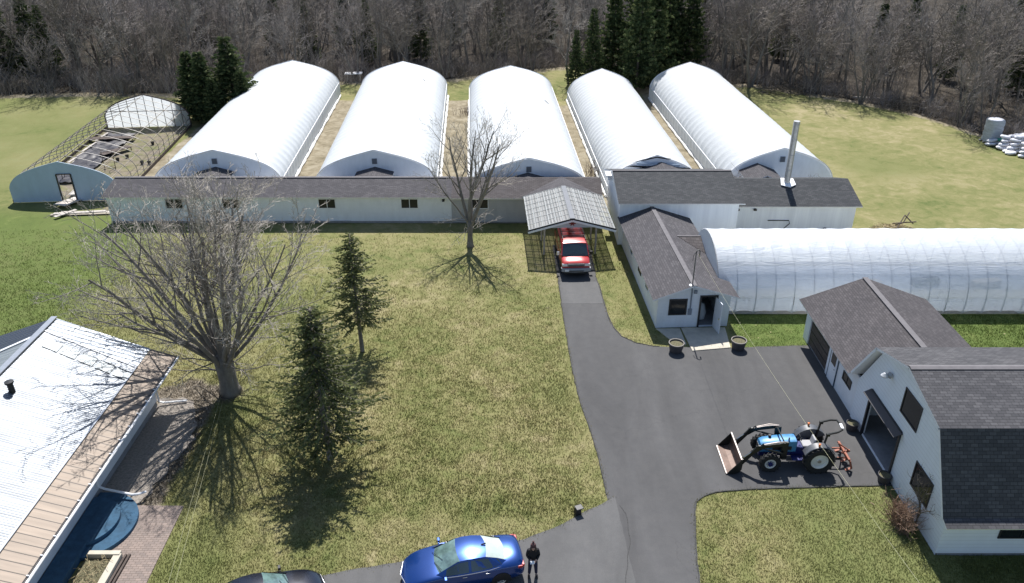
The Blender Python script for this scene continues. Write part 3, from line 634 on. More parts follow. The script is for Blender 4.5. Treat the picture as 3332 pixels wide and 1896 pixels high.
# ---- bare frame greenhouse (far left)
def frame_house():
    sh = -.075; y0 = 62.1; L = 21.2; h = 4.35; zr = 3.45
    t = thing('stripped_greenhouse', 'uncovered greenhouse skeleton of bare hoops with solid end walls at far left', 'greenhouse', (-37.1, y0, 0), math.atan(-sh))
    A = arch(h, zr, 1.25, 14)
    def fr(kf, y, yo, name, m, door=False):
        mb = MB()
        P = [(x*kf, z*kf) for x, z in A]
        prof = [(x+h*kf, z) for x, z in P]; prof = [prof[0]]+[q for q in prof[1:] if q[0] > prof[0][0]+1e-3]
        ded = [(0, 1.2)]
        for s_, z_ in prof[1:]:
            if s_ > ded[-1][0]+.01: ded.append((s_, z_))
        ded[-1] = (ded[-1][0], 1.2)
        wall(mb, (-h*kf, y), (ded[-1][0]-h*kf, y), ded, [(4.05, 5.12, 0, 2.35)] if door else (), .06, caps=True)
        return mb.build(name, m, t)
    fr(1, 0, 0, 'front_end_wall', 'ghend_blue', True)
    mb = MB()
    for x in (-h+4.05-.04, -h+5.12+.04): mb.box((x, -.03, 1.18), (.09, .12, 2.36))
    mb.box((-h+4.585, -.03, 2.38), (1.15, .12, .07)); mb.build('door_frame', 'blackframe', t)
    fr(1, L, 0, 'rear_end_wall', 'film_b')
    mb = MB()
    for k in range(9):
        x = -3.6+k*.9; z = interp([(a, b) for a, b in A], x) if abs(x) < h else 1; mb.beam((x, L-.12, 0), (x, L-.12, z-.05), .05, .05)
    mb.beam((-4.1, L-.16, 1.75), (4.1, L-.16, 1.75), .05, .06); mb.build('rear_studs', 'woodd', t)
    nh = 14
    for k in range(1, nh):
        mb = MB(); y = L*k/nh; mb.tube([(x, y, z) for x, z in A], .028, 5); mb.build('hoop', 'pipe_d', t, smooth=True)
    mb = MB(); mb.tube([(x, L-.1, z*1.01) for x, z in A], .07, 6); mb.build('hoop', 'woodd', t, smooth=True)
    for i in (4, 8, 15, 21, 25):
        x, z = A[min(i, len(A)-1)]; mb = MB(); mb.beam((x, .05, z-.04), (x, L, z-.04), .04, .04); mb.build('purlin', 'purlin', t)
    for sx in (-1, 1):
        for zz in (.45, .9): mb = MB(); mb.beam((sx*h, .1, zz), (sx*h, L, zz), .03, .05); mb.build('side_rail', 'pipe_d', t)
        mb = MB(); mb.box((sx*h, L/2, .12), (.06, L, .24)); mb.build('base_board', 'woodd', t)
    for k in range(26):     # diagonal lattice on the west side
        mb = MB() if k == 0 else mb
        y = .4+k*.8; s_ = 1 if k % 2 else -1; mb.beam((-h, y, .1 if s_ > 0 else 1.2), (-h, y+.8, 1.2 if s_ > 0 else .1), .02, .03)
    mb.build('side_lattice', 'pipe_d', t)
    # things inside
    rnd = random.Random(3)
    def loc(x, y): c_, s_ = math.cos(math.atan(-sh)), math.sin(math.atan(-sh)); return (-37.1+x*c_-y*s_, y0+x*s_+y*c_, 0)
    P = []
    for i in range(46):
        P.append([loc(-3.6+2.9*j/10+.25*noise.noise((i*.3, j, 1)), 4.2+14.5*i/45+.2*noise.noise((i, j*.3, 1)))[:2]+(.05+max(0, .28*noise.noise((i*.45, j*.6, 4))+.08),) for j in range(11)])
    o = MB().grid(P).build('mulch_sheet', 'plasticmat', smooth='all'); tag(o, 'crumpled black plastic sheet lying inside the bare hoop frame', 'plastic sheet')
    for q, (x, y, l) in enumerate(((-2.2, 16.5, 4.4), (-.4, 12.4, 3.0))):
        mb = MB(); mb.box((0, 0, .32), (l, .8, .05)); [mb.box((a, b, .15), (.06, .06, .32)) for a in (-l/2+.1, l/2-.1) for b in (-.33, .33)]
        o = mb.build('potting_bench', 'woodd', loc=loc(x, y), rot=.1+q*.9); tag(o, ('long low dark bench near the rear wall of the bare frame', 'low dark bench beside the plastic in the bare frame')[q], 'bench')
    for q, (x, y) in enumerate(((.6, 8.0), (-2.0, 5.4))):
        tt = thing('metal_stand', ('tall rusty door sized stand upright inside the bare frame', 'small dark metal stand near the front of the bare frame')[q], 'metal stand', loc(x, y), .5-q*.3)
        hh = (1.75, 1.0)[q]; mb = MB()
        for a, b in ((-.45, -.3), (.45, -.3), (-.45, .3), (.45, .3)): mb.box((a, b, hh/2), (.05, .05, hh))
        mb.build('stand_frame', 'woodd', tt)
        for zz in (.1, hh-.03):
            mb = MB(); [mb.beam(a, b, .04, .04) for a, b in (((-.45, -.3, zz), (.45, -.3, zz)), ((-.45, .3, zz), (.45, .3, zz)), ((-.45, -.3, zz), (-.45, .3, zz)), ((.45, -.3, zz), (.45, .3, zz)))]; mb.build('stand_rim', 'woodd', tt)
    lab = ['black nursery pot lying loose inside the bare greenhouse frame']
    for q in range(9):
        x, y = rnd.uniform(-.5, 3.8), rnd.uniform(2, 17); mb = MB(); mb.lathe([(0, 0), (.13, 0), (.18, .26), (.16, .26), (.13, .05), (0, .05)], 10)
        o = mb.build('nursery_pot', 'black', loc=loc(x, y)); tag(o, lab[0], 'pot', 'pots scattered inside the bare frame')
    mb = MB(); [mb.beam(loc(-3.9+.1*k, 3+k*3.2)[:2]+(.1+.05*k,), loc(-3.4, 6+k*3.2)[:2]+(.2,), .25, .03) for k in range(5)]
    o = mb.build('board_pile', 'wood'); tag(o, 'pale planks lying along the left side inside the bare frame', 'planks')
    # ramp and boards outside
    mb = MB(); mb.box((0, 0, 0), (1.15, 2.3, .05), rot=Matrix.Rotation(-.1, 3, 'X')); o = mb.build('door_ramp', 'wood', loc=(-36.65, 61.6, .18), rot=-.25); tag(o, 'pale plank ramp leading out of the bare frame doorway', 'ramp')
    mb = MB(); mb.box((0, 0, .2), (1.0, 1.3, .06)); mb.box((0, 0, .1), (.8, 1.0, .16)); o = mb.build('crate', 'wood', loc=loc(.2, 1.6), rot=.1); tag(o, 'pale wooden crate just inside the bare frame doorway', 'crate')
    t = thing('board_stack', 'pile of long weathered planks on grass in front of the bare frame', 'planks', (-34.2, 59.3, 0), .03)
    for q, (x, y, l, r_, z) in enumerate(((0, 0, 5.6, .05, .04), (.4, .35, 5.2, .0, .05), (-.6, .2, 4.0, .12, .1), (-1.6, -.1, 1.8, .95, .15))):
        mb = MB(); mb.box((0, 0, 0), (l, .34, .05)); mb.build('plank', 'wood' if q else 'purlin', t, loc=(x, y, z), rot=r_)
frame_house()

# ---- long east-west tunnel on the right
def big_tunnel():
    x0, x1 = 12.75, 46.; y0 = 43.3; h = 3.45; zr = 3.95; cy = y0+h
    t = thing('clear_polytunnel', 'long clear polytunnel lying sideways behind the garage with visible hoops', 'greenhouse', (x0, cy, 0))
    A = [(-h*1.0, .0), (-h*1.03, .45)]
    for k in range(23):
        a = math.pi*k/22; A.append((-h*1.03*math.cos(a)*(1 if 0 < k < 22 else 1), .75+(zr-.75)*math.sin(a)**.95))
    A += [(h*1.03, .45), (h, 0)]
    L = x1-x0; bay = 1.19; nb = int(L/bay); P = []
    for j in range(nb*6+1):
        x = j*bay/6; s = .035*math.sin(math.pi*((j % 6)/6)); row = []
        for (y, z) in A:
            q = s*(1+.7*noise.noise((x*.5, y*.8, z)))+.035*noise.noise((x*.9, y*2.2, z*2.2))
            n_ = math.hypot(y, z-.6) or 1; row.append((x, y-q*y/n_, z if z < .05 else z-q*(z-.6)/n_))
        P.append(row)
    MB().grid(P).build('film_cover', 'clear', t, smooth='all')
    for k in range(nb+1):
        mb = MB(); mb.tube([(k*bay, y*.99, z*.985) for y, z in A], .024, 5); mb.build('hoop', 'pipe_d', t, smooth=True)
    mb = MB(); mb.prism([(.1, -h+.15), (L, -h+.15), (L, h-.15), (.1, h-.15)], -.05, .012); mb.build('floor_cloth', 'clothgrey', t)
    for y, z in ((A[6]), (A[9]), (0, zr-.03), (A[3])):
        mb = MB(); mb.beam((0, y*.97, z*.98), (L, y*.97, z*.98), .03, .03); mb.build('purlin', 'galv', t)
    mb = MB(); mb.box((L/2, -h, .12), (L, .05, .24)); mb.box((L/2, h, .12), (L, .05, .24)); mb.build('base_board', 'wood', t)
    mb = MB(); mb.prism([(a*.99, b*.99) for a, b in A], -.03, .02, plane='YZ'); mb.build('end_wall', 'film', t)
    # flap: a patch hanging loose
    mb = MB(); mb.add([(16.6, -1.9, 3.28), (17.5, -2.5, 2.95), (17.6, -2.7, 2.7), (17.1, -2.2, 3.2)], [(0, 3, 1), (1, 3, 2)]); mb.build('loose_patch', 'trim', t, fixn=False)
    # benches with slatted tops inside
    for q, (a, b) in enumerate(((.6, 10), (11.5, 20.4))):
        bt = thing('slatted_bench', ('slatted plant bench inside the clear tunnel near the shed', 'slatted plant bench seen through clear film right of the garage roof')[q], 'bench', (x0+a, y0+1.25, 0))
        mb = MB(); n = int((b-a)/.2)
        for k in range(n): mb.box((k*.2+.1, 0, .72), (.1, 1.3, .03), rot=.25)
        mb.build('slats', 'purlin', bt)
        for k in range(int((b-a)/1.6)+1):
            for yy in (-.5, .5): mb = MB(); mb.box((k*1.6+.05, yy, .34), (.08, .08, .69)); mb.build('leg', 'wood', bt)
    for q in range(5):
        mb = MB(); mb.box((0, 0, .25), (1.6+q*.2, .5, .5)); o = mb.build('crate', 'black' if q % 2 else 'wood', loc=(x0+11+q*3.9, y0+3.6+.3*(q % 2), 0), rot=.1*q, bevel=.04)
        tag(o, 'low box on the floor inside the clear tunnel', 'box', 'boxes on the clear tunnel floor')
big_tunnel()

# ================================================================ BUILDINGS
def long_building():
    t = thing('long_shed', 'long low white building with shingled roof in front of the greenhouses', 'building', (-31.4, 57.6, 0))
    L = 38.3; sp = 26.7
    mb = MB(); wall(mb, (0, 0), (sp, 0), 2.2, z0=.14); wall(mb, (L, 4), (0, 4), 2.2, z0=.14)
    prof = [(0, 2.2), (2.1, 2.85), (4, 2.2)]; wall(mb, (0, 4), (0, 0), prof, z0=.14); wall(mb, (L, .01), (L, 4), prof, z0=.14)
    mb.build('wall', 'white', t)
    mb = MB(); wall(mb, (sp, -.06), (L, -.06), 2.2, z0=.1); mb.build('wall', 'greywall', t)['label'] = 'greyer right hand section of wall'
    mb = MB(); mb.box((L/2, 2, .06), (L-.05, 3.96, .2)); mb.box((9.5, -.02, .12), (18.6, .08, .1)); mb.build('footing', 'concdark', t)
    mb = MB(); roof_slab(mb, (-.25, -.33, 2.24), (sp, -.33, 2.24), (sp, 2.1, 2.98), (-.0, 2.1, 2.98)); roof_slab(mb, (sp, 4.35, 2.24), (-.25, 4.35, 2.24), (-.0, 2.1, 2.98), (sp, 2.1, 2.98))
    mb.build('roof', ['shg', 'trim'], t)
    mb = MB(); roof_slab(mb, (sp+.004, -.4, 2.19), (L+.1, -.4, 2.19), (L+.1, 2.1, 2.95), (sp+.004, 2.1, 2.95)); roof_slab(mb, (L+.1, 4.4, 2.19), (sp+.004, 4.4, 2.19), (sp+.004, 2.1, 2.95), (L+.1, 2.1, 2.95))
    mb.build('roof', ['shb', 'trim'], t)['label'] = 'browner shingles on the right section'
    mb = MB(); mb.beam((0, 2.1, 3.0), (sp, 2.1, 3.0), .24, .03); mb.build('ridge_cap', 'ridge', t)
    for x in (5.2, 9.6, 17.05, 23.45, 28.9): window(t, (x, -.02 if x < sp else -.08, 1.62), 1.25, .72, 'S', 'trim' if x > 12 else 'ptrim', 'glass', .05, 1)
    mb = MB(); mb.box((26.1, -.2, 1.95), (.18, .3, .12)); mb.build('wall_lamp', 'black', t)
long_building()
def mid_building():
    t = thing('boiler_house', 'taller white building with broad dark shingle roof behind the small shed', 'building', (7.8, 53.55, 0))
    L = 8.6; D_ = 7.2
    mb = MB(); wall(mb, (0, 0), (L, 0), 3.3); wall(mb, (L, D_), (0, D_), 3.2); prof = [(0, 3.2), (3.5, 4.38), (D_, 3.3)]
    wall(mb, (0, D_), (0, 0), [(0, 3.2), (D_-3.5, 4.38), (D_, 3.3)]); wall(mb, (L, 0), (L, D_), [(0, 3.3), (3.5, 4.38), (D_, 3.2)])
    mb.build('wall', 'ply', t)
    mb = MB(); roof_slab(mb, (-.15, -.35, 3.38), (L+.35, -.35, 3.38), (L+.1, 3.5, 4.5), (-.25, 3.5, 4.5)); roof_slab(mb, (L+.35, D_+.35, 3.2), (-.4, D_+.35, 3.2), (-.25, 3.5, 4.5), (L+.1, 3.5, 4.5))
    mb.build('roof', ['shd', 'trim'], t)
    mb = MB(); mb.beam((-.25, 3.5, 4.52), (L+.1, 3.5, 4.52), .2, .03); mb.build('ridge_cap', 'ridge', t)
    mb = MB(); mb.box((-.45, 3.9, 4.1), (.5, 1.0, .06)); mb.box((-.35, 3.7, 3.8), (.35, .7, .06)); mb.build('eave_shelf', 'trim', t)
mid_building()
def east_building():
    t = thing('chimney_house', 'low white building with dark roof and tall metal chimney right of the taller roof', 'building', (16.45, 55.9, 0))
    L = 9.55; D_ = 5.4
    mb = MB(); wall(mb, (0, 0), (L, 0), 2.15); wall(mb, (L, D_), (0, D_), 2.1); wall(mb, (L, 0), (L, D_), [(0, 2.15), (2.6, 3.2), (D_, 2.1)]); mb.build('wall', 'ply', t)
    mb = MB(); roof_slab(mb, (-.2, -.38, 2.2), (L+.3, -.38, 2.2), (L+.05, 2.6, 3.33), (-.2, 2.6, 3.33)); roof_slab(mb, (L+.35, D_+.4, 2.25), (-.2, D_+.4, 2.25), (-.2, 2.6, 3.33), (L+.05, 2.6, 3.33))
    mb.build('roof', ['shd', 'trim'], t)
    mb = MB(); mb.tube([(4.75, 2.15, 3.0), (4.72, 2.15, 8.0)], .235, 14); [mb.lathe([(.24, z), (.258, z+.02), (.24, z+.04)], 14, (4.735, 2.15, 0)) for z in (4.2, 5.4, 6.6, 7.8)]
    c = mb.build('chimney', 'galv', t, smooth=True)
    mb = MB(); mb.prism([(-.55, -.35), (.1, -.6), (.6, -.3), (.55, .45), (-.4, .5)], 0, .05); mb.xf(Matrix.Translation((4.75, 2.1, 3.2)) @ Matrix.Rotation(.33, 4, 'X')); mb.build('flashing', 'trim', c)
    mb = MB(); mb.tube([(3.0, -.05, .95), (4.6, -.08, .95), (4.6, -.3, .8), (4.1, -.35, .3)], .035, 6); mb.build('wall_bracket', 'black', t)
    mb = MB(); mb.tube([(7.2, -.1, 0), (7.35, -.12, .35), (7.5, -.12, .35), (7.65, -.1, 0)], .035, 6); mb.build('wall_bracket', 'black', t)
    for x in (.6, 1.9): mb = MB(); mb.box((x, -.12, 1.85), (.2, .2, .12)); mb.build('wall_lamp', 'black', t)
    mb = MB()
    for k in range(9): mb.box((-3.0+k*.33, -.0-2.5+.06, .5), (.015, .02, .5))
    t2 = thing('wire_panel', 'dark wire mesh panel leaning on the white wall behind the clear tunnel', 'wire panel', (14.6, 53.42, 0))
    mb = MB(); [mb.beam((-1.3+k*.2, 0, 0), (-1.3+k*.2, .05, 1.0), .012, .012) for k in range(14)]; [mb.beam((-1.3, 0, .1+k*.18), (1.3, .02, .1+k*.18), .012, .012) for k in range(6)]; mb.build('mesh', 'black', t2)
east_building()
def small_shed():
    rz = R(3.0); t = thing('potting_shed', 'small white clapboard shed with open door and grey shingle roof', 'shed', (8.73, 41.58, 0), rz)
    W, D_ = 4.4, 12.2; h = 2.15; pk = 2.92
    mb = MB(); wall(mb, (0, 0), (W, 0), [(0, h), (W/2-.2, pk), (W, h)], [(2.62, 3.52, .05, 2.08), (.78, 1.68, .98, 1.88)]); wall(mb, (W, 0), (W, D_), h); wall(mb, (W, D_), (0, D_), [(0, h), (W/2, pk), (W, h)]); wall(mb, (0, D_), (0, 0), h)
    mb.build('wall', 'white2', t)
    mb = MB(); mb.box((W/2, D_/2, .03), (W-.26, D_-.26, .04)); mb.build('floor', 'concdark', t)
    X = W/2-.2
    mb = MB(); roof_slab(mb, (-.4, D_, h-.02), (-.4, -.35, h-.02), (X, -.35, pk+.1), (X, D_, pk+.1)); roof_slab(mb, (W+.42, -.35, h-.02), (W+.42, D_, h-.02), (X, D_, pk+.1), (X, -.35, pk+.1)); mb.build('roof', ['shg', 'trim'], t)
    mb = MB(); mb.prism([(X-.13, -.34), (X+.16, -.34), (X+.16, D_), (X-.13, D_)], pk+.085, pk+.112); mb.build('ridge_cap', 'ridge', t)
    # small side saddle in the east slope
    sl = (pk+.12-h)/(W+.42-X); zz = lambda x: pk+.1-(x-X)*sl
    mb = MB(); a = (X+.75, 7.2, zz(X+.75)+.02); b = (W+.5, 7.2, zz(X+.75)-.02); c = (W+.5, 4.6, zz(W+.5)+.03)
    d_ = (X+.75, 7.15, zz(X+.75)+.02); mb.add([a, b, c], [(0, 2, 1)], 0, [[(0, 1.2), (2.5, 0), (2.3, 1.3)]]); mb.add([a, b, (W+.5, 8.6, zz(W+.5)+.03)], [(0, 1, 2)], 0, [[(0, 1.2), (2.3, 1.3), (2.5, 0)]]); s = mb.build('roof_saddle', 'shb', t, fixn=False)
    MB().beam(a, b, .12, .03).build('ridge_cap', 'ridge', s)
    window(t, (1.23, 0, 1.43), .9, .9, 'S', 'blackframe', 'glass', .1, 0)
    for y, z in ((8.25, 1.35), (5.35, 1.4), (3.0, 1.4)): window(t, (-.005, y, z), .8, .65, 'W', 'trim' if y != 5.35 else 'blackframe', 'glass_b' if y != 5.35 else 'glass', .06, 0)
    mb = MB()
    for x in (2.57, 3.57): mb.box((x, -.03, 1.06), (.1, .08, 2.12))
    mb.box((3.07, -.03, 2.14), (1.1, .08, .08)); mb.build('door_frame', 'blackframe', t)
    mb = MB(); mb.box((.45, 0, 1.02), (.88, .05, 2.02)); dl = mb.build('door', 'white2', t, loc=(3.5, -.06, .02), rot=R(-82), bevel=.01)
    mb = MB(); mb.box((.8, -.06, 1.0), (.03, .08, .12)); mb.build('handle', 'chrome', dl)
    mb = MB(); mb.box((1.98, -.05, 1.1), (.22, .1, .4)); mb.box((2.2, -.05, 2.45), (.18, .1, .22)); mb.box((1.98, -.12, 1.15), (.12, .05, .12)); mb.build('meter_box', 'vent', t, bevel=.01)
    mb = MB(); mb.tube([(1.98, -.06, .95), (1.98, -.06, 2.5), (1.93, -.1, 2.85)], .04, 8); mb.build('conduit', 'vent', t, smooth=True)
    mb = MB(); mb.tube([(1.93, -.1, 2.85), (1.93, -.1, 5.0), (1.96, -.1, 5.2), (2.06, -.1, 5.26), (2.14, -.1, 5.16), (2.14, -.1, 4.8)], .035, 8); mm = mb.build('service_mast', 'pipe_d', t, smooth=True)
    mb = MB(); mb.lathe([(.0, .06), (.06, .06), (.2, 0), (.2, -.03), (0, -.03)], 10, (1.93, -.1, 2.95)); mb.build('mast_flashing', 'trim', mm)
    mb = MB(); mb.tube([(1.78, -.1, 4.55), (1.8, -.1, 4.95), (1.93, -.1, 5.12)], .015, 5); mb.build('drip_loop', 'cable', mm)
    mb = MB(); mb.lathe([(0, 0), (.3, .05), (.34, .3), (.2, .62), (0, .7)], 12, (2.9, .8, .06)); mb.v = [(x+.1*noise.noise((x*3, y*3, z*3)), y, z) for x, y, z in mb.v]
    mb2 = mb.build('sack', 'linen', smooth='all'); mb2.matrix_world = Matrix.Translation((8.73, 41.58, 0)) @ Matrix.Rotation(rz, 4, 'Z') @ Matrix.Translation((0, 0, .0)); mb2.scale = (1, 1, 1.7); tag(mb2, 'pale grey sack standing in the dark shed doorway', 'sack')
small_shed()
def barn():
    t = thing('gambrel_barn', 'white barn with grey shingled gambrel roof and open door at right edge', 'barn', (17.3, 23.55, 0))
    W = 24.; D_ = 9.3
    prof = [(0, 2.12), (2.0, 4.95), (4.85, 5.74), (7.7, 4.86), (D_, 2.3)]
    L = D_; rev = [(L-a, b) for a, b in prof[::-1]]
    mb = MB(); wall(mb, (0, D_), (0, 0), rev, [(L-7.75, L-4.62, .12, 2.55)]); wall(mb, (0, 0), (W, 0), 2.12, z0=.12); wall(mb, (W, 0), (W, D_), prof); wall(mb, (W, D_), (0, D_), 2.3)
    mb.build('wall', 'barnwhite', t)
    mb = MB(); mb.box((W/2, D_/2, .0), (W-.06, D_-.06, .26)); mb.build('footing', 'concdark', t)
    rp = [(-.25, 2.16), (1.65, 5.2), (4.85, 5.97), (7.85, 5.07), (9.65, 2.5)]
    mb = MB(); x0, x1 = -.33, W+.3
    for (a, za), (b, zb) in ((rp[0], rp[1]), (rp[1], rp[2])): roof_slab(mb, (x0, a, za), (x1, a, za), (x1, b, zb), (x0, b, zb), .12)
    for (a, za), (b, zb) in ((rp[4], rp[3]), (rp[3], rp[2])): roof_slab(mb, (x1, a, za), (x0, a, za), (x0, b, zb), (x1, b, zb), .12)
    roof_slab(mb, (x0, -.62, 2.06), (x1, -.62, 2.06), (x1, -.23, 2.22), (x0, -.23, 2.22), .08)
    mb.build('roof', ['shbarn', 'trim'], t)
    mb = MB(); mb.prism([(4.68, 5.945), (4.85, 5.99), (5.02, 5.935), (5.02, 5.97), (4.85, 6.02), (4.68, 5.975)], x0+.02, x1-.02, plane='YZ'); mb.build('ridge_cap', 'ridge', t)
    window(t, (-.0, 4.35, 4.1), 1.45, 1.15, 'W', 'blackframe', 'glass', .07); window(t, (-.0, 2.15, 1.85), 1.4, 1.15, 'W', 'blackframe', 'glass', .07)
    window(t, (3.2, 0, 1.5), 1.7, .95, 'S', 'blackframe', 'glass', .07, 1); window(t, (9.2, 0, 1.5), 1.7, .95, 'S', 'blackframe', 'glass', .07, 1)
    mb = MB(); mb.box((-.2, 6.15, 2.6), (.42, 3.45, .05), rot=Matrix.Rotation(-.5, 3, 'Y')); mb.box((-.03, 6.15, 2.7), (.07, 3.3, .12)); mb.build('door_canopy', 'blackframe', t)
    mb = MB(); mb.box((-.02, 4.57, 1.3), (.12, .1, 2.5)); mb.box((-.02, 7.78, 1.3), (.12, .1, 2.5)); mb.build('door_frame', 'blackframe', t)
    mb = MB(); mb.lathe([(0, 0), (.05, 0), (.05, .12), (.16, .22), (.16, .26), (0, .27)], 12, axis='X'); lm = mb.build('wall_lamp', 'greyplas', t, smooth=True, loc=(-.35, 6.5, 4.42)); mb = MB(); mb.tube([(.25, 0, 0), (.1, 0, .05), (.36, 0, .05)], .025, 6); mb.lathe([(0, -.1), (.17, -.06), (.17, -.01), (.06, .12), (0, .12)], 12); mb.build('lamp_head', 'ptrim', lm)
    # dark clutter inside the doorway
    for q, (x, y, s_) in enumerate(((2.2, 7.0, .9), (2.6, 5.4, 1.1))):
        mb = MB(); mb.box((0, 0, s_/2), (s_, s_*.8, s_)); mb.box((0, 0, s_+.1), (s_*.6, s_*.5, .2)); o = mb.build('storage_box', 'woodd', loc=(17.3+x, 23.55+y, .13), bevel=.03); tag(o, ('dark box just inside the left of the barn doorway', 'dark box deeper inside the barn doorway')[q], 'box')
barn()
def garage():
    t = thing('garage', 'low garage with brownish shingled gable roof joined to the barn', 'garage', (17.36, 32.95, 0))
    L = 7.6; W = 6.6
    mb = MB(); wall(mb, (0, L), (0, .0), 2.3, [(.75, 3.75, 0, 2.1)]); wall(mb, (0.12, L), (.11, L), 2.3) if 0 else None
    wall(mb, (W, L), (0, L), [(0, 2.2), (W-3.1, 3.6), (W, 2.3)]); wall(mb, (W, 0), (W, L), 2.2); mb.build('wall', 'white', t)
    mb = MB(); mb.box((W/2, L/2, .02), (W-.1, L-.3, .05)); mb.build('floor', 'concdark', t)
    mb = MB(); mb.box((.1, L-2.25, 1.05), (.05, 2.98, 2.1)); dr = mb.build('overhead_door', 'woodd', t, bevel=.005)
    mb = MB(); [mb.box((.065, L-2.25, .45+k*.5), (.02, 2.9, .03)) for k in range(4)]; mb.build('door_seam', 'black', dr)
    e = -.5; xr = 3.05; xe = 6.95
    mb = MB(); roof_slab(mb, (e, L+.35, 2.37), (e, .3, 2.37), (xr, -.7, 3.8), (xr, L+.35, 3.8)); roof_slab(mb, (xe, -.1, 2.37), (xe, L+.35, 2.37), (xr, L+.35, 3.8), (xr, -.7, 3.8)); mb.build('roof', ['shgar', 'trim'], t)
    mb = MB(); mb.beam((xr, -.5, 3.82), (xr, L+.34, 3.82), .3, .03); mb.build('ridge_cap', 'ridge', t)
    mb = MB(); mb.box((-.02, 2.95, 1.05), (.07, .95, 2.05)); d_ = mb.build('door', 'white2', t, bevel=.01)
    mb = MB()
    for y in (2.43, 3.47): mb.box((-.02, y, 1.05), (.06, .06, 2.1))
    mb.build('door_frame', 'glass_b', t); mb = MB(); mb.box((-.062, 2.95, 1.5), (.02, .6, .75)); mb.build('door_window', 'glass', d_); mb = MB(); mb.tube([(-.07, 2.6, 1.0), (-.13, 2.6, 1.0)], .03, 8); mb.build('handle', 'chrome', d_)
    window(t, (-.0, 1.15, 1.35), 1.0, .42, 'W', 'blackframe', 'glass', .05, 1)
garage()
# ---- carport with see-through roof
def carport():
    t = thing('carport', 'open carport with translucent panel roof sheltering the red van', 'carport', (4.2, 51.0, 0), R(2.6))
    L = 6.3; hw = 3.04; ze = 2.3; zp = 3.13
    for sx in (-1, 1):
        P = []; ny = 7
        mb = MB()
        n = Vector((sx*(zp-ze), 0, hw)).normalized()
        nx_ = 60
        P = [[(sx*(.12+(hw-.12)*i/nx_), L*j/6, zp-(zp-ze)*(.12+(hw-.12)*i/nx_)/hw+.04+.012*math.sin(i*1.5)) for i in range(nx_+1)] for j in range(7)]
        MB().grid(P).build('roof_panel', 'poly', t, smooth='all')
        mb = MB()
        for k in range(6):
            a = .2+(hw-.25)*k/5; z = zp-(zp-ze)*a/hw; mb.beam((sx*a, 0, z-.02), (sx*a, L, z-.02), .05, .05)
        mb.build('purlin', 'trim', t)
        mb = MB()
        for k in range(7):
            a = .16+(hw-.2)*k/6; z = zp-(zp-ze)*a/hw+.062; mb.beam((sx*a, .01, z), (sx*a, L-.01, z), .05, .012)
        for k in range(8):
            y = .03+(L-.06)*k/7; mb.beam((sx*.15, y, zp-(zp-ze)*.15/hw+.064), (sx*hw, y, ze+.064), .05, .012)
        mb.build('batten', 'stripw', t)  # strips added over the panels to draw their pale grid lines
        for k in range(7):
            mb = MB(); y = .04+(L-.08)*k/6; mb.beam((sx*.02, y, zp-.1), (sx*hw, y, ze-.08), .05, .1); mb.build('rafter', 'trim' if k else 'trim', t)
        mb = MB(); mb.beam((sx*.0, -.05, zp-.02), (sx*(hw+.05), -.05, ze-.03), .04, .2); mb.build('fascia', 'blackframe', t)
        mb = MB(); mb.beam((sx*.0, -.09, zp-.1), (sx*(hw+.05), -.09, ze-.11), .03, .14); mb.build('fascia', 'trim', t)
        mb = MB(); mb.beam((sx*1.85, .1, 2.5), (sx*1.85, L, 2.5), .09, .14); mb.build('side_beam', 'wood', t)
        for y in (.95, 3.4, 5.9): mb = MB(); mb.box((sx*1.85, y, 1.22), (.12, .12, 2.44)); mb.build('post', 'wood', t)
    mb = MB(); mb.beam((0, -.02, zp+.06), (0, L, zp+.06), .34, .03); mb.build('ridge_cap', 'ridgegrey', t)
    mb = MB(); mb.prism([(-2.0, 2.5), (2.0, 2.5), (.0, zp-.15)], -.02, .02, plane='XZ'); g = mb.build('gable_board', 'ptrim', t)
    mb = MB()      # red wooden ornament
    for a in range(6): mb.beam((0, -.06, 2.83), (.22*math.cos(a*math.pi/3), -.06, 2.83+.17*math.sin(a*math.pi/3)), .06, .06, up=(0, 1, 0))
    mb.build('red_ornament', 'redd', t)
    # shingled saddle joining the carport ridge to the long roof
    s = thing('roof_saddle', 'triangular grey shingled saddle behind the carport on the long roof', 'roof', (3.9, 57.25, 0))
    mb = MB(); F = [(-3.15, 0, 2.27), (0, 2.42, 3.02), (0, 0, 3.12), (3.15, 0, 2.27)]
    for tri, uv in (((0, 2, 1), [(0, 0), (3.1, 1), (3.1, -1)]), ((3, 1, 2), [(0, 0), (3.1, -1), (3.1, 1)])): mb.add([F[i] for i in tri], [(0, 1, 2)], 0, [uv])
    mb.v = [(x, y, z+.05) for x, y, z in mb.v]; mb.add([(F[0][0], 0, 2.1), (F[3][0], 0, 2.1), (F[3][0], 0, 2.31), (0, 0, 3.16), (F[0][0], 0, 2.31)], [(0, 1, 2, 3, 4)], 1); mb.build('shingle_cover', ['shg', 'ptrim'], s, fixn=False)
carport()
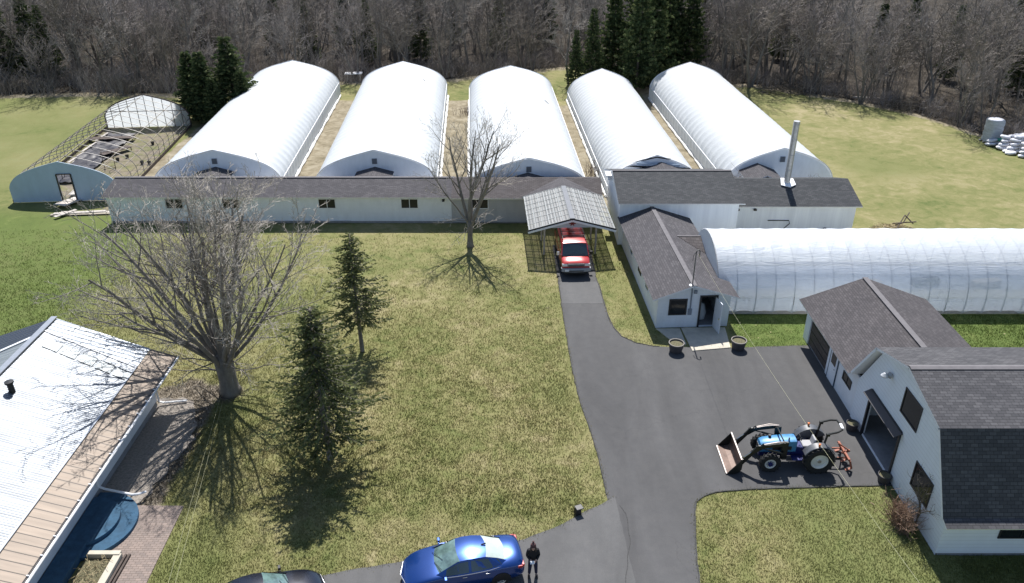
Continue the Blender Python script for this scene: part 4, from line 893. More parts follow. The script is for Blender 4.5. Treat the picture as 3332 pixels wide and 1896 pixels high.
# ---- house at the lower left
def house():
    t = thing('metal_roof_house', 'white house with bright galvanised metal roof at lower left', 'house', (-18.44, 33.7, 0))
    xr, zr = -4.76, 4.62; xs, zs = -.14, 2.96; xe, ze = 1.14, 2.5; yn = .9; S = -24.
    mb = MB(); wall(mb, (0, S), (0, 0), 2.75, z0=.35); wall(mb, (0, 0), (-9.2, 0), [(0, 2.75), (4.76, 4.4), (9.2, 2.75)], z0=.35); mb.build('wall', 'white2', t)
    mb = MB(); wall(mb, (-.03, S), (-.03, -.03), .36, z0=-.05, th=.3); wall(mb, (-.03, -.03), (-9.2, -.03), .36, z0=-.05, th=.3); mb.build('footing', 'concdark', t)
    yN = yn+.3
    zat = lambda x: zr+(zs-zr)*(x-xr)/(xs-xr)
    mb = MB(); q = -1.5
    roof_slab(mb, (xs, S, zs), (xs, -.85, zs), (xr, .0, zr), (xr, S, zr), .07); rm = mb.build('roof', ['roofmetal', 'trim'], t)
    mb = MB(); roof_slab(mb, (xs, -.84, zs), (xs, yn, zs), (xr, yN, zr), (xr, .01, zr), .07); mb.build('roof_edge_sheet', ['roofmetal2', 'trim'], rm)
    mb = MB(); roof_slab(mb, (xe, S, ze), (xe, yn-.0, ze), (xs+.02, yn, zs-.02), (xs+.02, S, zs-.02), .07); mb.build('porch_roof', ['roofpan', 'trim'], rm)
    mb = MB(); mb.beam((xs, S, zs+.03), (xs, yn-1.6, zs+.03), .1, .03); mb.beam((xs, -.84, zs+.03), (xr, .0, zr+.03), .09, .02); mb.build('seam_strip', 'ptrim', rm)
    mb = MB(); mb.beam((xr, S, zr+.05), (xr, yN+.02, zr+.05), .3, .05); mb.build('ridge_cap', 'silver', rm)
    xw = xr-5.2; zw = zr-1.85
    mb = MB(); roof_slab(mb, (xw, yN+.1, zw), (xw, -2.2, zw), (xr, -.6, zr), (xr, yN, zr), .07); mb.build('west_roof', ['roofnavy', 'trim'], rm)
    mb = MB(); roof_slab(mb, (xw, -2.22, zw+.0), (xw, S, zw), (xr, S, zr), (xr, -.61, zr), .07); mb.build('west_roof', ['roofgrey', 'trim'], rm)['label'] = 'dull grey sheet west of the ridge'
    mb = MB(); mb.beam((xr, -.6, zr+.05), (xw, -2.2, zw+.05), .16, .04); mb.build('seam_strip', 'trim', rm)
    # clear strip of skylight panes near the top
    mb = MB()
    for k in range(5):
        x = xr+.55+k*.85; mb.prism([(x, -.55-k*.16), (x+.72, -.68-k*.16), (x+.72, -1.35-k*.16), (x, -1.22-k*.16)], 0, .012)
    mb.v = [(x, y, zat(x)+.03+z) for x, y, z in mb.v]; mb.build('skylight_strip', 'roofgrey', rm)
    # gutter, brackets, downspouts
    mb = MB(); mb.tube([(xe+.06, S, ze-.06), (xe+.06, yn, ze-.06)], .055, 6); g = mb.build('gutter', 'trim', t)
    mb = MB(); [mb.box((xe+.0, y, ze+.03), (.1, .04, .05)) for y in np.arange(-23, .5, .95)]; mb.build('gutter_bracket', 'trim', g)
    mb = MB(); mb.beam((xe-.02, S, ze-.02), (xe-.02, yn, ze-.02), .03, .12); mb.build('fascia', 'blackframe', t)
    mb = MB(); mb.tube([(xe+.06, yn-.1, ze-.06), (.4, .2, 1.9), (.06, .05, 1.7), (.06, .05, .25), (.25, .08, .15), (1.4, .3, .12)], .05, 7); mb.build('downspout', 'trim', t, smooth=True)
    mb = MB(); mb.tube([(xe+.06, -6.6, ze-.06), (.1, -6.75, 2.1), (.1, -6.75, .6), (.4, -6.8, .5), (1.7, -7.05, .4), (1.95, -6.95, .36), (2.15, -6.75, .3)], .055, 7); mb.build('downspout', 'trim', t, smooth=True)
    for y in (-3.5, -4.35, -5.2): window(t, (.0, y, 1.75), .55, .7, 'E', 'trim', 'glass', .05)
    window(t, (.0, -8.4, 1.45), 2.0, 1.15, 'E', 'trim', 'glass_b', .07, 0); o = window(t, (.0, -10.6, 1.45), 1.7, 1.15, 'E', 'trim', 'glass_b', .07, 0)
    mb = MB(); mb.box((.05, 0.1, .25), (.9, .04, .4)); mb.build('blind', 'cable_l', o, rot=math.pi/2*0, loc=(0, -.06, 0))
    mb = MB(); mb.tube([(0, 0, 0), (0, 0, .55)], .13, 12); mb.lathe([(0, .62), (.19, .6), (.19, .52), (.14, .5)], 12); mb.build('roof_vent', 'black', t, smooth=True, loc=(-3.75, -4.7, zat(-3.75)-.05))
house()
# blue deck steps, planter, rails
def steps():
    t = thing('deck_steps', 'rounded blue carpeted deck steps against the metal roofed house', 'steps', (-18.35, 25.1, 0))
    for q, (cx, r, z0, z1) in enumerate(((.35, 1.95, 0, .18), (.15, 1.45, .18, .36))):
        poly = [(cx+r*math.cos(a), r*math.sin(a)) for a in np.linspace(-math.pi/2, math.pi/2, 28)]; poly = [(-.05 if q == 0 else -.04, -r)]+poly+[(-.05 if q == 0 else -.04, r)]
        mb = MB(); mb.prism(poly, z0, z1); o = mb.build('step', ['bluedeck'], t, bevel=.015)
    mb = MB(); mb.prism([(-.04, -9), (.85, -9), (.85, -1.2), (-.04, -1.2)], 0, .358); mb.build('deck', 'bluedeck', t)
    t2 = thing('planter_bed', 'pale stone edged planter bed with dry stalks beside the brick patio', 'planter', (-17.0, 23.4, 0))
    mb = MB(); mb.box((.45, 0, .16), (1.3, .22, .32)); mb.box((1.0, -2.6, .14), (.3, 5.2, .28)); mb.build('kerb', 'concrete', t2, bevel=.02)
    mb = MB(); mb.box((.3, -2.6, .05), (1.2, 5.0, .1)); mb.build('soil', 'soil', t2)
    rnd = random.Random(9); mb = MB()
    for k in range(260):
        x, y = rnd.uniform(-.2, .8), rnd.uniform(-4.5, -.3); a = rnd.uniform(0, 6.28); l = rnd.uniform(.15, .5)
        mb.tube([(x, y, .08), (x+.5*l*math.cos(a), y+.5*l*math.sin(a), .1+.6*l), (x+l*math.cos(a), y+l*math.sin(a), .1+.6*l)], .008, 3, cap=False)
    mb.build('dry_stalks', 'hay', t2, fixn=False)
    for q, x in enumerate((-15.75, -15.6)):
        mb = MB(); mb.beam((x, 23.5, .09), (x-.1, 18, .09), .09, .1); o = mb.build('timber_rail', 'woodd', bevel=.01); tag(o, ('left of two parallel brown timbers on the brick patio', 'right of two parallel brown timbers on the brick patio')[q], 'timber')
steps()

# ================================================================ WIRES
def catenary(a, b, sag, n=24): return [tuple(Vector(a).lerp(Vector(b), i/n)-Vector((0, 0, sag*4*(i/n)*(1-i/n)))) for i in range(n+1)]
mb = MB(); mb.tube(catenary((10.75, 41.5, 5.05), (10.75, 4, 10.4), .75, 40), .0045, 5); o = mb.build('service_cable', 'cable_l', smooth='all'); tag(o, 'thin overhead service cable running from the shed mast across the asphalt', 'cable')
WA = ((-15.38, 34.15, .05), (-15.2, 34.15, .05)); WB = ((-8.63, 8.0, 6.7), (-8.35, 8.0, 6.72))
for q, dx in enumerate((0, .16)):
    mb = MB(); mb.tube(catenary(WA[q], WB[q], .0, 30), .0045, 5); o = mb.build('overhead_wire', 'cable_l', smooth='all'); tag(o, ('left of two thin yellowish wires beside the big bare tree shadow', 'right of two thin yellowish wires beside the big bare tree shadow')[q], 'wire')

# ================================================================ TREES
class Tree:
    def __init__(s, seed): s.r = random.Random(seed); s.trunk = MB(); s.crown = MB(); s.count = 0
    def branch(s, p, d, L, r, lev, maxlev, kids, up=.12, wander=.18, target=None, taper=.35, sides=(8, 5, 4, 3, 3), dens=1):
        rn = s.r; nseg = max(3, 7-lev*1) if lev < 3 else 3
        pts = [p.copy()]; ds = [d.copy()]; q = p.copy(); dd = d.copy()
        for i in range(nseg):
            dd = dd+Vector((rn.gauss(0, wander), rn.gauss(0, wander), rn.gauss(0, wander)*.6+up)); dd.normalize()
            q = q+dd*(L/nseg); pts.append(q.copy()); ds.append(dd.copy())
        rs = [r*(1-(1-taper)*i/nseg) for i in range(nseg+1)]
        (s.trunk if lev <= 1 else s.crown).tube(pts, rs, sides[min(lev, 4)], cap=False)
        if lev >= maxlev: return
        k = kids[min(lev, len(kids)-1)]; k = int(k*dens+rn.random())
        for i in range(k):
            t = .22+.78*(i+rn.random())/k if lev else .3+.7*(i+rn.random())/k
            f = t*nseg; a = min(int(f), nseg-1); b = f-a
            pp = pts[a].lerp(pts[a+1], b); bd = ds[a+1]
            az = rn.uniform(0, 2*math.pi); o1 = bd.orthogonal().normalized(); o2 = bd.cross(o1)
            ang = rn.uniform(.4, .95); nd = bd*math.cos(ang)+(o1*math.cos(az)+o2*math.sin(az))*math.sin(ang)
            s.branch(pp, nd.normalized(), L*rn.uniform(.38, .62)*(1.1-.5*t), max(rs[a]*rn.uniform(.4, .6), s.minr), lev+1, maxlev, kids, up, wander, None, taper, sides, dens)
    minr = .006
    def finish(s, name, label, cat, mt, mc, loc=(0, 0, 0), group=None, rz=0):
        t = thing(name, label, cat, loc, rz, group)
        s.trunk.build('trunk', mt, t, smooth='all', fixn=False); s.crown.build('crown', mc, t, fixn=False)
        return t
# big multi-stem tree
T = Tree(11); T.minr = .012
T.trunk.tube([(0, 0, -.1), (0, 0, .25), (0, 0, .9), (0, .02, 1.7), (0, .02, 2.6), (0, .02, 2.9)], [.72, .58, .52, .55, .6, .25], 18, cap=True)
T.trunk.v = [(x*(1+.2*noise.noise((math.atan2(y, x)*1.6, z*.5, 1))), y*.85*(1+.2*noise.noise((math.atan2(y, x)*1.6, z*.5, 5))), z) for x, y, z in T.trunk.v]
rn = random.Random(4)
stems = 25
for k in range(stems):
    az = 2*math.pi*k/stems*1.0+rn.uniform(-.2, .2); tilt = (.1, .3, .54, .8, .42)[k % 5]+rn.uniform(-.06, .06)
    b = Vector((.6*math.cos(az)*(.25+tilt), .5*math.sin(az)*(.25+tilt), 2.0+rn.uniform(0, .7)))
    d = Vector((math.cos(az)*math.sin(tilt), math.sin(az)*math.sin(tilt), math.cos(tilt)))
    T.branch(b, d, rn.uniform(7.4, 9.4)*(1-.25*max(0, tilt-.35)), rn.uniform(.09, .17), 0, 4, (8, 5, 4, 2), .05, .07, sides=(8, 5, 3, 3, 3), taper=.3)
for k in range(14):
    az = rn.uniform(0, 6.28); T.branch(Vector((.55*math.cos(az), .5*math.sin(az), rn.uniform(1.4, 2.4))), Vector((math.cos(az), math.sin(az), .2)).normalized(), rn.uniform(2, 3.4), .04, 1, 3, (8, 6, 4), .03, .16, sides=(8, 5, 3, 3, 3))
T.finish('bare_tree', 'huge leafless multi-stemmed tree spreading over the lawn by the house', 'tree', 'bark', 'twig', (-15.1, 35.0, 0), rz=2.2).scale = (1.0, 1.0, .9)
# middle bare tree in front of the long building
T = Tree(21); T.minr = .011
T.trunk.tube([(0, 0, -.1), (0, 0, .15), (0, 0, .8), (.05, 0, 1.7), (.05, 0, 2.2)], [.34, .26, .21, .2, .21], 10)
for k, (dx, dy, dz, L, r) in enumerate(((-.28, .05, 1, 7.4, .15), (.02, .1, 1, 8.2, .18), (.2, -.05, 1, 7.8, .17), (.12, .22, 1, 7.4, .13), (.36, .1, 1, 6.6, .11), (-.5, -.1, .9, 5.6, .09), (-.08, -.2, 1, 6.6, .1))):
    T.branch(Vector((.05+dx*.2, dy*.2, 1.6+.1*k)), Vector((dx, dy, dz)).normalized(), L, r, 0, 4, (9, 5, 3, 2), .07, .085, sides=(7, 4, 3, 3, 3), taper=.2)
for k in range(9):
    az = rn.uniform(0, 6.28); T.branch(Vector((.1*math.cos(az), .1*math.sin(az), rn.uniform(1.2, 2.6))), Vector((math.cos(az), math.sin(az), .15)).normalized(), rn.uniform(1.6, 2.8), .03, 1, 3, (7, 5, 3), .0, .18)
T.finish('bare_tree', 'slender leafless tree in front of the long building left of the carport', 'tree', 'bark', 'twig', (-3.08, 53.3, 0)).scale = (.95, .95, .91)

def conifer(seed, H, Rm, z0, whorls, nbr, sprays, sl, mats=('bark_d', 'needle'), dead=0, w=.06, thin=1.0, light=.0, name='spruce_tree', curve=.85):
    rn = random.Random(seed); tr = MB(); cr = MB(); dd = MB()
    bend = rn.uniform(-.02, .02)*H
    tp = lambda z: Vector((bend*math.sin(z/H*2), bend*.5*math.cos(z/H*3)-bend*.5, z))
    tr.tube([tp(H*i/8) for i in range(9)], [max(.012, .018*H*(1-i/8.3)) for i in range(9)], 7, cap=False)
    for k in range(whorls):
        t = (k+rn.uniform(-.4, .4))/whorls; t = max(0, min(.985, t)); z = z0+(H-z0)*t
        Rr = Rm*((1-t)**curve)*(.55+.45*min(1, (t+.06)/.16)); lobe = 1+.3*math.sin(k*1.9+seed)*(H < 9)+.15*math.sin(k*1.9+seed)*(H >= 9)
        for b in range(nbr):
            az = 2*math.pi*(b+rn.random())/nbr+k*2.4; L = max(.12, Rr*rn.uniform(.55, 1.12)*lobe)
            if rn.random() > thin*(1 if t > .3 else .85): continue
            droop = -.12-.25*(1-t) if t < .6 else .25
            hv = Vector((math.cos(az), math.sin(az), 0)); p0 = tp(z)
            P = [p0, p0+hv*L*.5+Vector((0, 0, droop*L*.25)), p0+hv*L+Vector((0, 0, droop*L*.35+.1*L))]
            (dd if dead else cr).tube(P, [.02 if H < 9 else .04, .012, .004], 3, mi=0 if dead else 0, cap=False) if not dead else dd.tube(P, [.022, .013, .005], 3, cap=False)
            n = max(2, int(sprays*L/Rm))
            start = .3 if t < .45 else .05
            for s_ in range(n):
                u = start+(1-start)*(s_+rn.random())/n
                p = P[0].lerp(P[1], u*2) if u < .5 else P[1].lerp(P[2], u*2-1)
                sd_ = rn.choice((-1, 1)); a2 = az+sd_*rn.uniform(.2, 1.25); ll = sl*rn.uniform(.6, 1.3)*(1.15-.5*u)
                q = p+Vector((math.cos(a2)*ll, math.sin(a2)*ll, rn.uniform(-.35, .22)*ll))
                e = (q-p); n1 = e.cross(Vector((rn.gauss(0, .5), rn.gauss(0, .5), 1))).normalized()*w*rn.uniform(.7, 1.4)
                m = p.lerp(q, .45); mi = 1 if rn.random() < light+.35*light*(u > .7) else 0  # paler needle colour favoured near branch tips, painting them as sunlit
                cr.add([p, m+n1, q, m-n1], [(0, 1, 2, 3)], mi)
                m2 = m+Vector((0, 0, w*1.3)); m3 = m-Vector((0, 0, w*1.3)); cr.add([p, m2, q, m3], [(0, 1, 2, 3)], mi)
    return tr, cr, dd
def conifer_thing(name, label, cat, loc, args, mats=('bark_d', 'needle', 'needle_l'), group=None):
    t = thing(name, label, cat, loc, 0, group); tr, cr, dd = conifer(**args)
    tr.build('trunk', mats[0], t, smooth='all', fixn=False); cr.build('crown', [mats[1], mats[2]], t, fixn=False)
    if dd.v: dd.build('dead_wood', 'deadtwig', t, fixn=False)
    return t
conifer_thing('spruce_tree', 'larger spruce on the lawn with thin lower branches and long shadow', 'tree', (-8.62, 29.5, 0), dict(seed=3, H=8.3, Rm=2.75, z0=1.3, whorls=56, nbr=10, sprays=30, sl=.3, dead=1, w=.042, light=.3, thin=.72, curve=.62), ('bark', 'needle', 'needle_l'))
conifer_thing('spruce_tree', 'smaller spruce on the lawn with bare trunk base, behind the larger one', 'tree', (-8.67, 39.0, 0), dict(seed=8, H=7.5, Rm=2.0, z0=2.0, whorls=48, nbr=9, sprays=22, sl=.28, dead=1, w=.042, light=.35, thin=.58, curve=.66), ('bark', 'needle', 'needle_l'))
# background spruces
protoF = []
for k in range(3):
    protoF.append(conifer_thing('spruce_tree', '', 'tree', (0, 0, 0), dict(seed=30+k, H=10, Rm=2.5+.2*k, z0=.6, whorls=42, nbr=9, sprays=15, sl=.55, w=.1, light=.22, curve=.8), ('bark_d', 'needle_f', 'needle')))
used = set()
def place(protos, k, loc, s, rz, label, group=None):
    p = protos[k]
    if k not in used and protos is protoF or (protos is not protoF and ('b', k) not in used):
        used.add(k if protos is protoF else ('b', k)); p.location = loc; p.rotation_euler = (0, 0, rz); p.scale = s; p['label'] = label
        if group: p['group'] = group
        return p
    return dup(p, loc, rz, label, group, s)
SP = [(-34.6, 86, 7.4), (-32.7, 85.2, 7.6), (-30.4, 86.6, 8.9), (-28.8, 85, 5.6), (-31.6, 83.6, 5.2)]
for i, (x, y, h) in enumerate(SP): place(protoF, i % 3, (x, y, 0), (h/10*1.35,)*2+(h/10,), i*1.3, ['leftmost pointed spruce in the clump beside the bare hoop frame', 'second pointed spruce in the clump beside the bare hoop frame', 'tallest spruce of the clump touching the leftmost covered greenhouse', 'short spruce tucked against the rear left of the leftmost covered greenhouse', 'short bushy spruce at the front of the clump by the bare frame'][i], 'dark spruces beside the bare frame')
CS = [(8.0, 100.5, 7), (10.2, 101.5, 9.4), (12.8, 103.4, 13.4), (15.2, 98.2, 14.4), (17.5, 101.6, 14.2), (20.2, 106.5, 13), (23.4, 107.5, 13.4), (16.6, 106, 16), (21.2, 110, 15.5)]
for i, (x, y, h) in enumerate(CS): place(protoF, (i+1) % 3, (x, y, 0), (h/10*.76, h/10*.76, h/10), i*.9, 'tall dark spruce in the dense stand behind the two right greenhouses', 'dark spruces behind the right greenhouses')
FS = [(-66, 104, 13), (-63.6, 102, 12.5), (-61, 104, 11), (-58.8, 103, 9.5)]
for i, (x, y, h) in enumerate(FS): place(protoF, i % 3, (x, y, 0), (h/10*.8, h/10*.8, h/10), i, 'dark spruce standing at the far left corner of the forest edge', 'spruces at the far left forest edge')
rn = random.Random(77)
for i, (x, y) in enumerate([(-45, 121), (-36, 125), (-28, 112), (-25, 124), (-20, 113), (-13, 116), (-9, 127), (-2, 121), (28, 121), (34, 130), (38, 116), (44, 124), (50, 112), (56, 104), (62, 98), (-52, 128), (5, 128), (66, 108), (48, 132), (58, 120)]):
    h = rn.uniform(8.5, 13); place(protoF, i % 3, (x, y, 0), (h/10*.7, h/10*.7, h/10), rn.uniform(0, 6), 'dark evergreen half hidden among the bare grey forest trees', 'evergreens mixed into the bare forest')

# bare forest prototypes
protoB = []
for k in range(9):
    T = Tree(100+k); T.minr = .018; H = 9; ns = (1, 2, 3, 1, 4, 2, 1, 3, 5)[k]
    for q in range(ns):
        az = 2*math.pi*q/ns+T.r.uniform(-.5, .5); tl = .05 if ns == 1 else T.r.uniform(.12, .36)
        T.branch(Vector((.2*math.cos(az)*(ns > 1), .2*math.sin(az)*(ns > 1), -.1)), Vector((math.cos(az)*tl, math.sin(az)*tl, 1)).normalized(), H*T.r.uniform(.8, 1.05), (.17 if ns < 3 else .11), 0, 3, ((13, 7, 6) if ns < 3 else (11, 6, 5)), .05, .1, sides=(6, 3, 3, 3, 3), taper=.2)
    protoB.append(T.finish('bare_forest_tree', '', 'tree', 'fbark', ('ftwig', 'ftwig2', 'ftwig3')[k % 3]))
zones = [(-200, -40, 'leafless grey tree in the forest above the bare hoop frame', 'forest trees above the bare frame'), (-40, -16, 'leafless grey tree in the forest behind the leftmost covered greenhouse', 'forest trees behind the leftmost greenhouse'),
         (-16, 8, 'leafless grey tree in the forest behind the second and middle greenhouses', 'forest trees behind the middle greenhouses'), (8, 27, 'leafless tree showing between and beyond the tall dark spruces', 'bare trees beyond the dark spruces'), (27, 200, 'leafless grey tree in the forest right of the rightmost greenhouse', 'forest trees at the upper right')]
cnt = 0; rows = []
rn = random.Random(12)
for row in range(9):
    off = (1.5, 5, 9, 14, 20, 27, 35, 44, 54)[row]; step = (4.2, 4.2, 4.4, 4.8, 5, 5.4, 6, 6.4, 7)[row]
    x = -74-off*.5
    while x < 74+off*.6:
        xx = x+rn.uniform(-1.6, 1.6); yy = edge_y(xx)+off+rn.uniform(-1.6, 2.0)
        if abs(xx) < yy*.72+6 and not (9 < xx < 25 and off < 8): rows.append((xx, yy, row))
        x += step
rows.sort(key=lambda q: q[2]); rows = rows[:262]
extra = [(40.8, 92.4, 0, 8.6), (30, 100.5, 0, 11), (36.5, 97.5, 0, 8), (2.8, 109.3, 0, 5), (7.2, 101.5, 0, 9.5)]
for i, e in enumerate(rows+extra):
    xx, yy, row = e[:3]; h = (e[3] if len(e) > 3 else rn.uniform(6.5, 11.5)*(1 if row else .75))/9
    z = [q for q in zones if q[0] <= xx < q[1]][0]; sw = rn.uniform(.85, 1.25)
    lab, grp = z[2], z[3]
    if len(e) > 3:
        lab = ['dark trunked bare tree standing out in front of the upper right forest edge', 'tall straight bare tree with a brush pile at its foot at upper right', 'small bare tree between the brush piles at upper right', 'tiny bare tree at the forest edge above the middle greenhouse', 'slim bare tree just left of the dark spruce stand'][i-len(rows)]; grp = None
    place(protoB, rn.randrange(9), (xx, yy, 0), (h*sw, h*sw, h), rn.uniform(0, 6.28), lab, grp)
# forest edge brush: one mass nobody could count
def brush():
    rn = random.Random(5); mb = MB(); mb2 = MB()
    def clump(m, cx, cy, h, n, sp):
        for k in range(n):
            a = rn.uniform(0, 6.28); tl = abs(rn.gauss(0, .42)); L = h*rn.uniform(.5, 1.1); bx = cx+rn.gauss(0, sp*.35); by = cy+rn.gauss(0, sp*.35)
            d = Vector((math.cos(a)*math.sin(tl), math.sin(a)*math.sin(tl), math.cos(tl))); p0 = Vector((bx, by, 0)); p1 = p0+d*L*.5; p2 = p1+(d+Vector((rn.gauss(0, .3), rn.gauss(0, .3), -.05)))*L*.5
            m.tube([p0, p1, p2], [.02, .014, .006], 3, cap=False)
            for q in range(3):
                t = rn.uniform(.3, 1); s0 = p0.lerp(p1, t) if q < 1 else p1.lerp(p2, t*.9); e = s0+(d*.5+Vector((rn.gauss(0, .6), rn.gauss(0, .6), rn.uniform(0, .6))))*L*.28; m.tube([s0, e], [.011, .005], 3, cap=False)
    x = -72
    while x < 66:
        e = edge_y(x)
        for q in range(3 if not 11 < x < 24 else 1):
            xx = x+rn.uniform(-.8, .8); off = rn.uniform(-.8, 7)
            if abs(xx) > .72*(e+off)+4: continue
            left = -75 < xx < -20; h = rn.uniform(1.6, 3.6) if left else rn.uniform(.7, 2.4)
            clump(mb if rn.random() < .55 else mb2, xx, e+off, h, 24, 1.6)
        x += .75
    for q in range(520):
        off = 6+54*rn.random()**1.1; xx = rn.uniform(-1, 1)*(78+off*.4); e = edge_y(xx)
        if 10 < xx < 25 and off < 12: continue
        clump(mb if rn.random() < .5 else mb2, xx, e+off, rn.uniform(3.5, 8.5)*.8, 11, 2.2)
    o = mb.build('undergrowth', 'ftwig3', fixn=False); tag(o, 'tangled grey brushwood along the foot of the forest', 'undergrowth', kind='stuff')
    o = mb2.build('undergrowth', 'ftwig2', fixn=False); tag(o, 'tangled brown thicket along the foot of the forest', 'undergrowth', kind='stuff')
    # brush piles
    for (cx, cy, r, h, lab) in ((33.6, 97.6, 2.6, 1.1, 'dark brush pile at the upper right forest foot under the tall straight tree'), (45.2, 90.2, 2.4, 1.2, 'dark brush pile at the upper right forest edge nearest the bags')):
        m = MB()
        for k in range(230):
            a = rn.uniform(0, 3.14); d = Vector((math.cos(a), math.sin(a), rn.gauss(0, .18))); q = math.sqrt(rn.random())*r; aa = rn.uniform(0, 6.28); z = rn.uniform(0, 1)*h*(1-(q/r)**2)
            c = Vector((cx+q*math.cos(aa)*1.3, cy+q*math.sin(aa)*.6, z+.05)); l = rn.uniform(.4, 1.5); m.tube([c-d*l, c+Vector((0, 0, .05)), c+d*l], [.012, .02, .008], 3, cap=False)
        o = m.build('brush_pile', 'bark_d', fixn=False); tag(o, lab, 'brush pile')
    for q, (x, y, l, a) in enumerate(((37.5, 97, 4.5, -.2), (43, 94, 5, -.35), (-30.5, 95.5, 3.4, .4), (48, 90, 3.2, .2))):
        mb_ = MB(); mb_.tube([(-l/2, 0, .15), (0, .1, .22), (l/2, 0, .2)], [.12, .1, .06], 7); o = mb_.build('fallen_log', 'wood' if q % 2 else 'bark_d', loc=(x, y, 0), rot=a, smooth='all')
        tag(o, ['dark fallen log at the upper right forest edge', 'pale fallen log at the upper right forest edge by the dark trunked tree', 'dark fallen branch beside the spruce clump on the left', 'pale log deep in the upper right forest edge'][q], 'log')
    rn2 = random.Random(8)
    # bare shrubs behind the chimney building and dry weeds between the greenhouses
    for q, (x, y, h) in enumerate(((18.6, 62.3, 1.8), (25.0, 62.4, 1.5))):
        m = MB(); rn = rn2; clump(m, 0, 0, h+.6, 26, .5); o = m.build('bare_shrub', 'twig_b', loc=(x, y, 0), fixn=False); tag(o, ('thin bare shrub left of the chimney', 'thin bare shrub right of the chimney')[q], 'shrub')
    for q, (x, y, h) in enumerate(((7.3, 68.5, 1.2), (-5.2, 88, 1.0))):
        m = MB(); clump(m, 0, 0, h, 40, 1.4); o = m.build('dry_weeds', 'twig_b', loc=(x, y, 0), fixn=False); tag(o, ('dry brown weeds between the middle and the torn greenhouse', 'dry brown weeds at the rear between second and middle greenhouse')[q], 'weeds')
    # reddish bush and sapling by the barn
    m = MB(); b = thing('bare_bush', 'reddish brown leafless bush against the barn beside the lower window', 'bush', (16.55, 25.2, 0))
    for k in range(280):
        a = rn.uniform(0, 6.28); tl = abs(rn.gauss(0, .55)); L = rn.uniform(.6, 1.5); d = Vector((math.cos(a)*math.sin(tl), math.sin(a)*math.sin(tl), math.cos(tl)))
        p = Vector((rn.gauss(0, .12), rn.gauss(0, .3), 0)); p1 = p+d*L*.55; p2 = p1+(d+Vector((rn.gauss(0, .35), rn.gauss(0, .35), 0)))*L*.45; m.tube([p, p1, p2], [.012, .009, .005], 3, cap=False)
        for q in range(2): s0 = p1.lerp(p2, rn.random()); m.tube([s0, s0+Vector((rn.gauss(0, .14), rn.gauss(0, .14), rn.uniform(0, .2)))], [.007, .004], 3, cap=False)
    m.build('twigs', 'bush', b, fixn=False)
    T = Tree(55); T.minr = .007
    T.branch(Vector((0, 0, 0)), Vector((-.05, -.1, 1)).normalized(), 1.0, .05, 0, 1, (0,), .0, .05)
    for k in range(6): T.branch(Vector((-.04, -.1, .85+.08*k)), Vector((-.45+.12*k, -.55+.2*k, .8)).normalized(), 1.5, .028, 1, 3, (7, 6, 4), .06, .14)
    T.finish('bare_sapling', 'small dark forked sapling against the white barn wall', 'sapling', 'bark_d', 'bark_d', (17.0, 24.9, 0))
brush()

# ================================================================ VEHICLES
def wheel(parent, c, r, w, rim='silver', spokes=6, tyre='rubber', name='wheel', rimr=.64, lug=0):
    """axle along local Y"""
    t = bpy.data.objects.new(name, None)
    mb = MB(); p = [(r*rimr, -w*.42), (r*.9, -w/2), (r*.985, -w*.4), (r, -w*.2), (r, w*.2), (r*.985, w*.4), (r*.9, w/2), (r*rimr, w*.42), (r*rimr*.96, 0), (r*rimr, -w*.42)]
    mb.lathe(p, 28, axis='Y')
    if lug:
        for k in range(lug):
            for s_ in (-1, 1):
                a = 2*math.pi*(k+(.25 if s_ > 0 else 0))/lug; rr = r+.015
                mb.beam((rr*math.cos(a), 0.01*s_, rr*math.sin(a)), (rr*.99*math.cos(a+.22), s_*w*.5, rr*.99*math.sin(a+.22)), .035, .07, up=(math.cos(a), 0, math.sin(a)))
    ty = mb.build(name, tyre, parent, smooth=True, loc=c)
    R0 = r*rimr*.98
    for s_ in (-1, 1):
        mb = MB(); mb.lathe([(0, s_*w*.28), (R0*.22, s_*w*.3), (R0*.28, s_*w*.2), (R0*.8, s_*w*.14), (R0*.86, s_*w*.3), (R0, s_*w*.36), (R0, 0)], 24, axis='Y')
        for k in range(spokes):
            a = 2*math.pi*k/spokes; mb.beam((R0*.2*math.cos(a), s_*w*.29, R0*.2*math.sin(a)), (R0*.88*math.cos(a), s_*w*.26, R0*.88*math.sin(a)), .05*r/.33, .02, up=(0, 1, 0))
        mb.build('rim', rim, ty, smooth=True)
    return ty
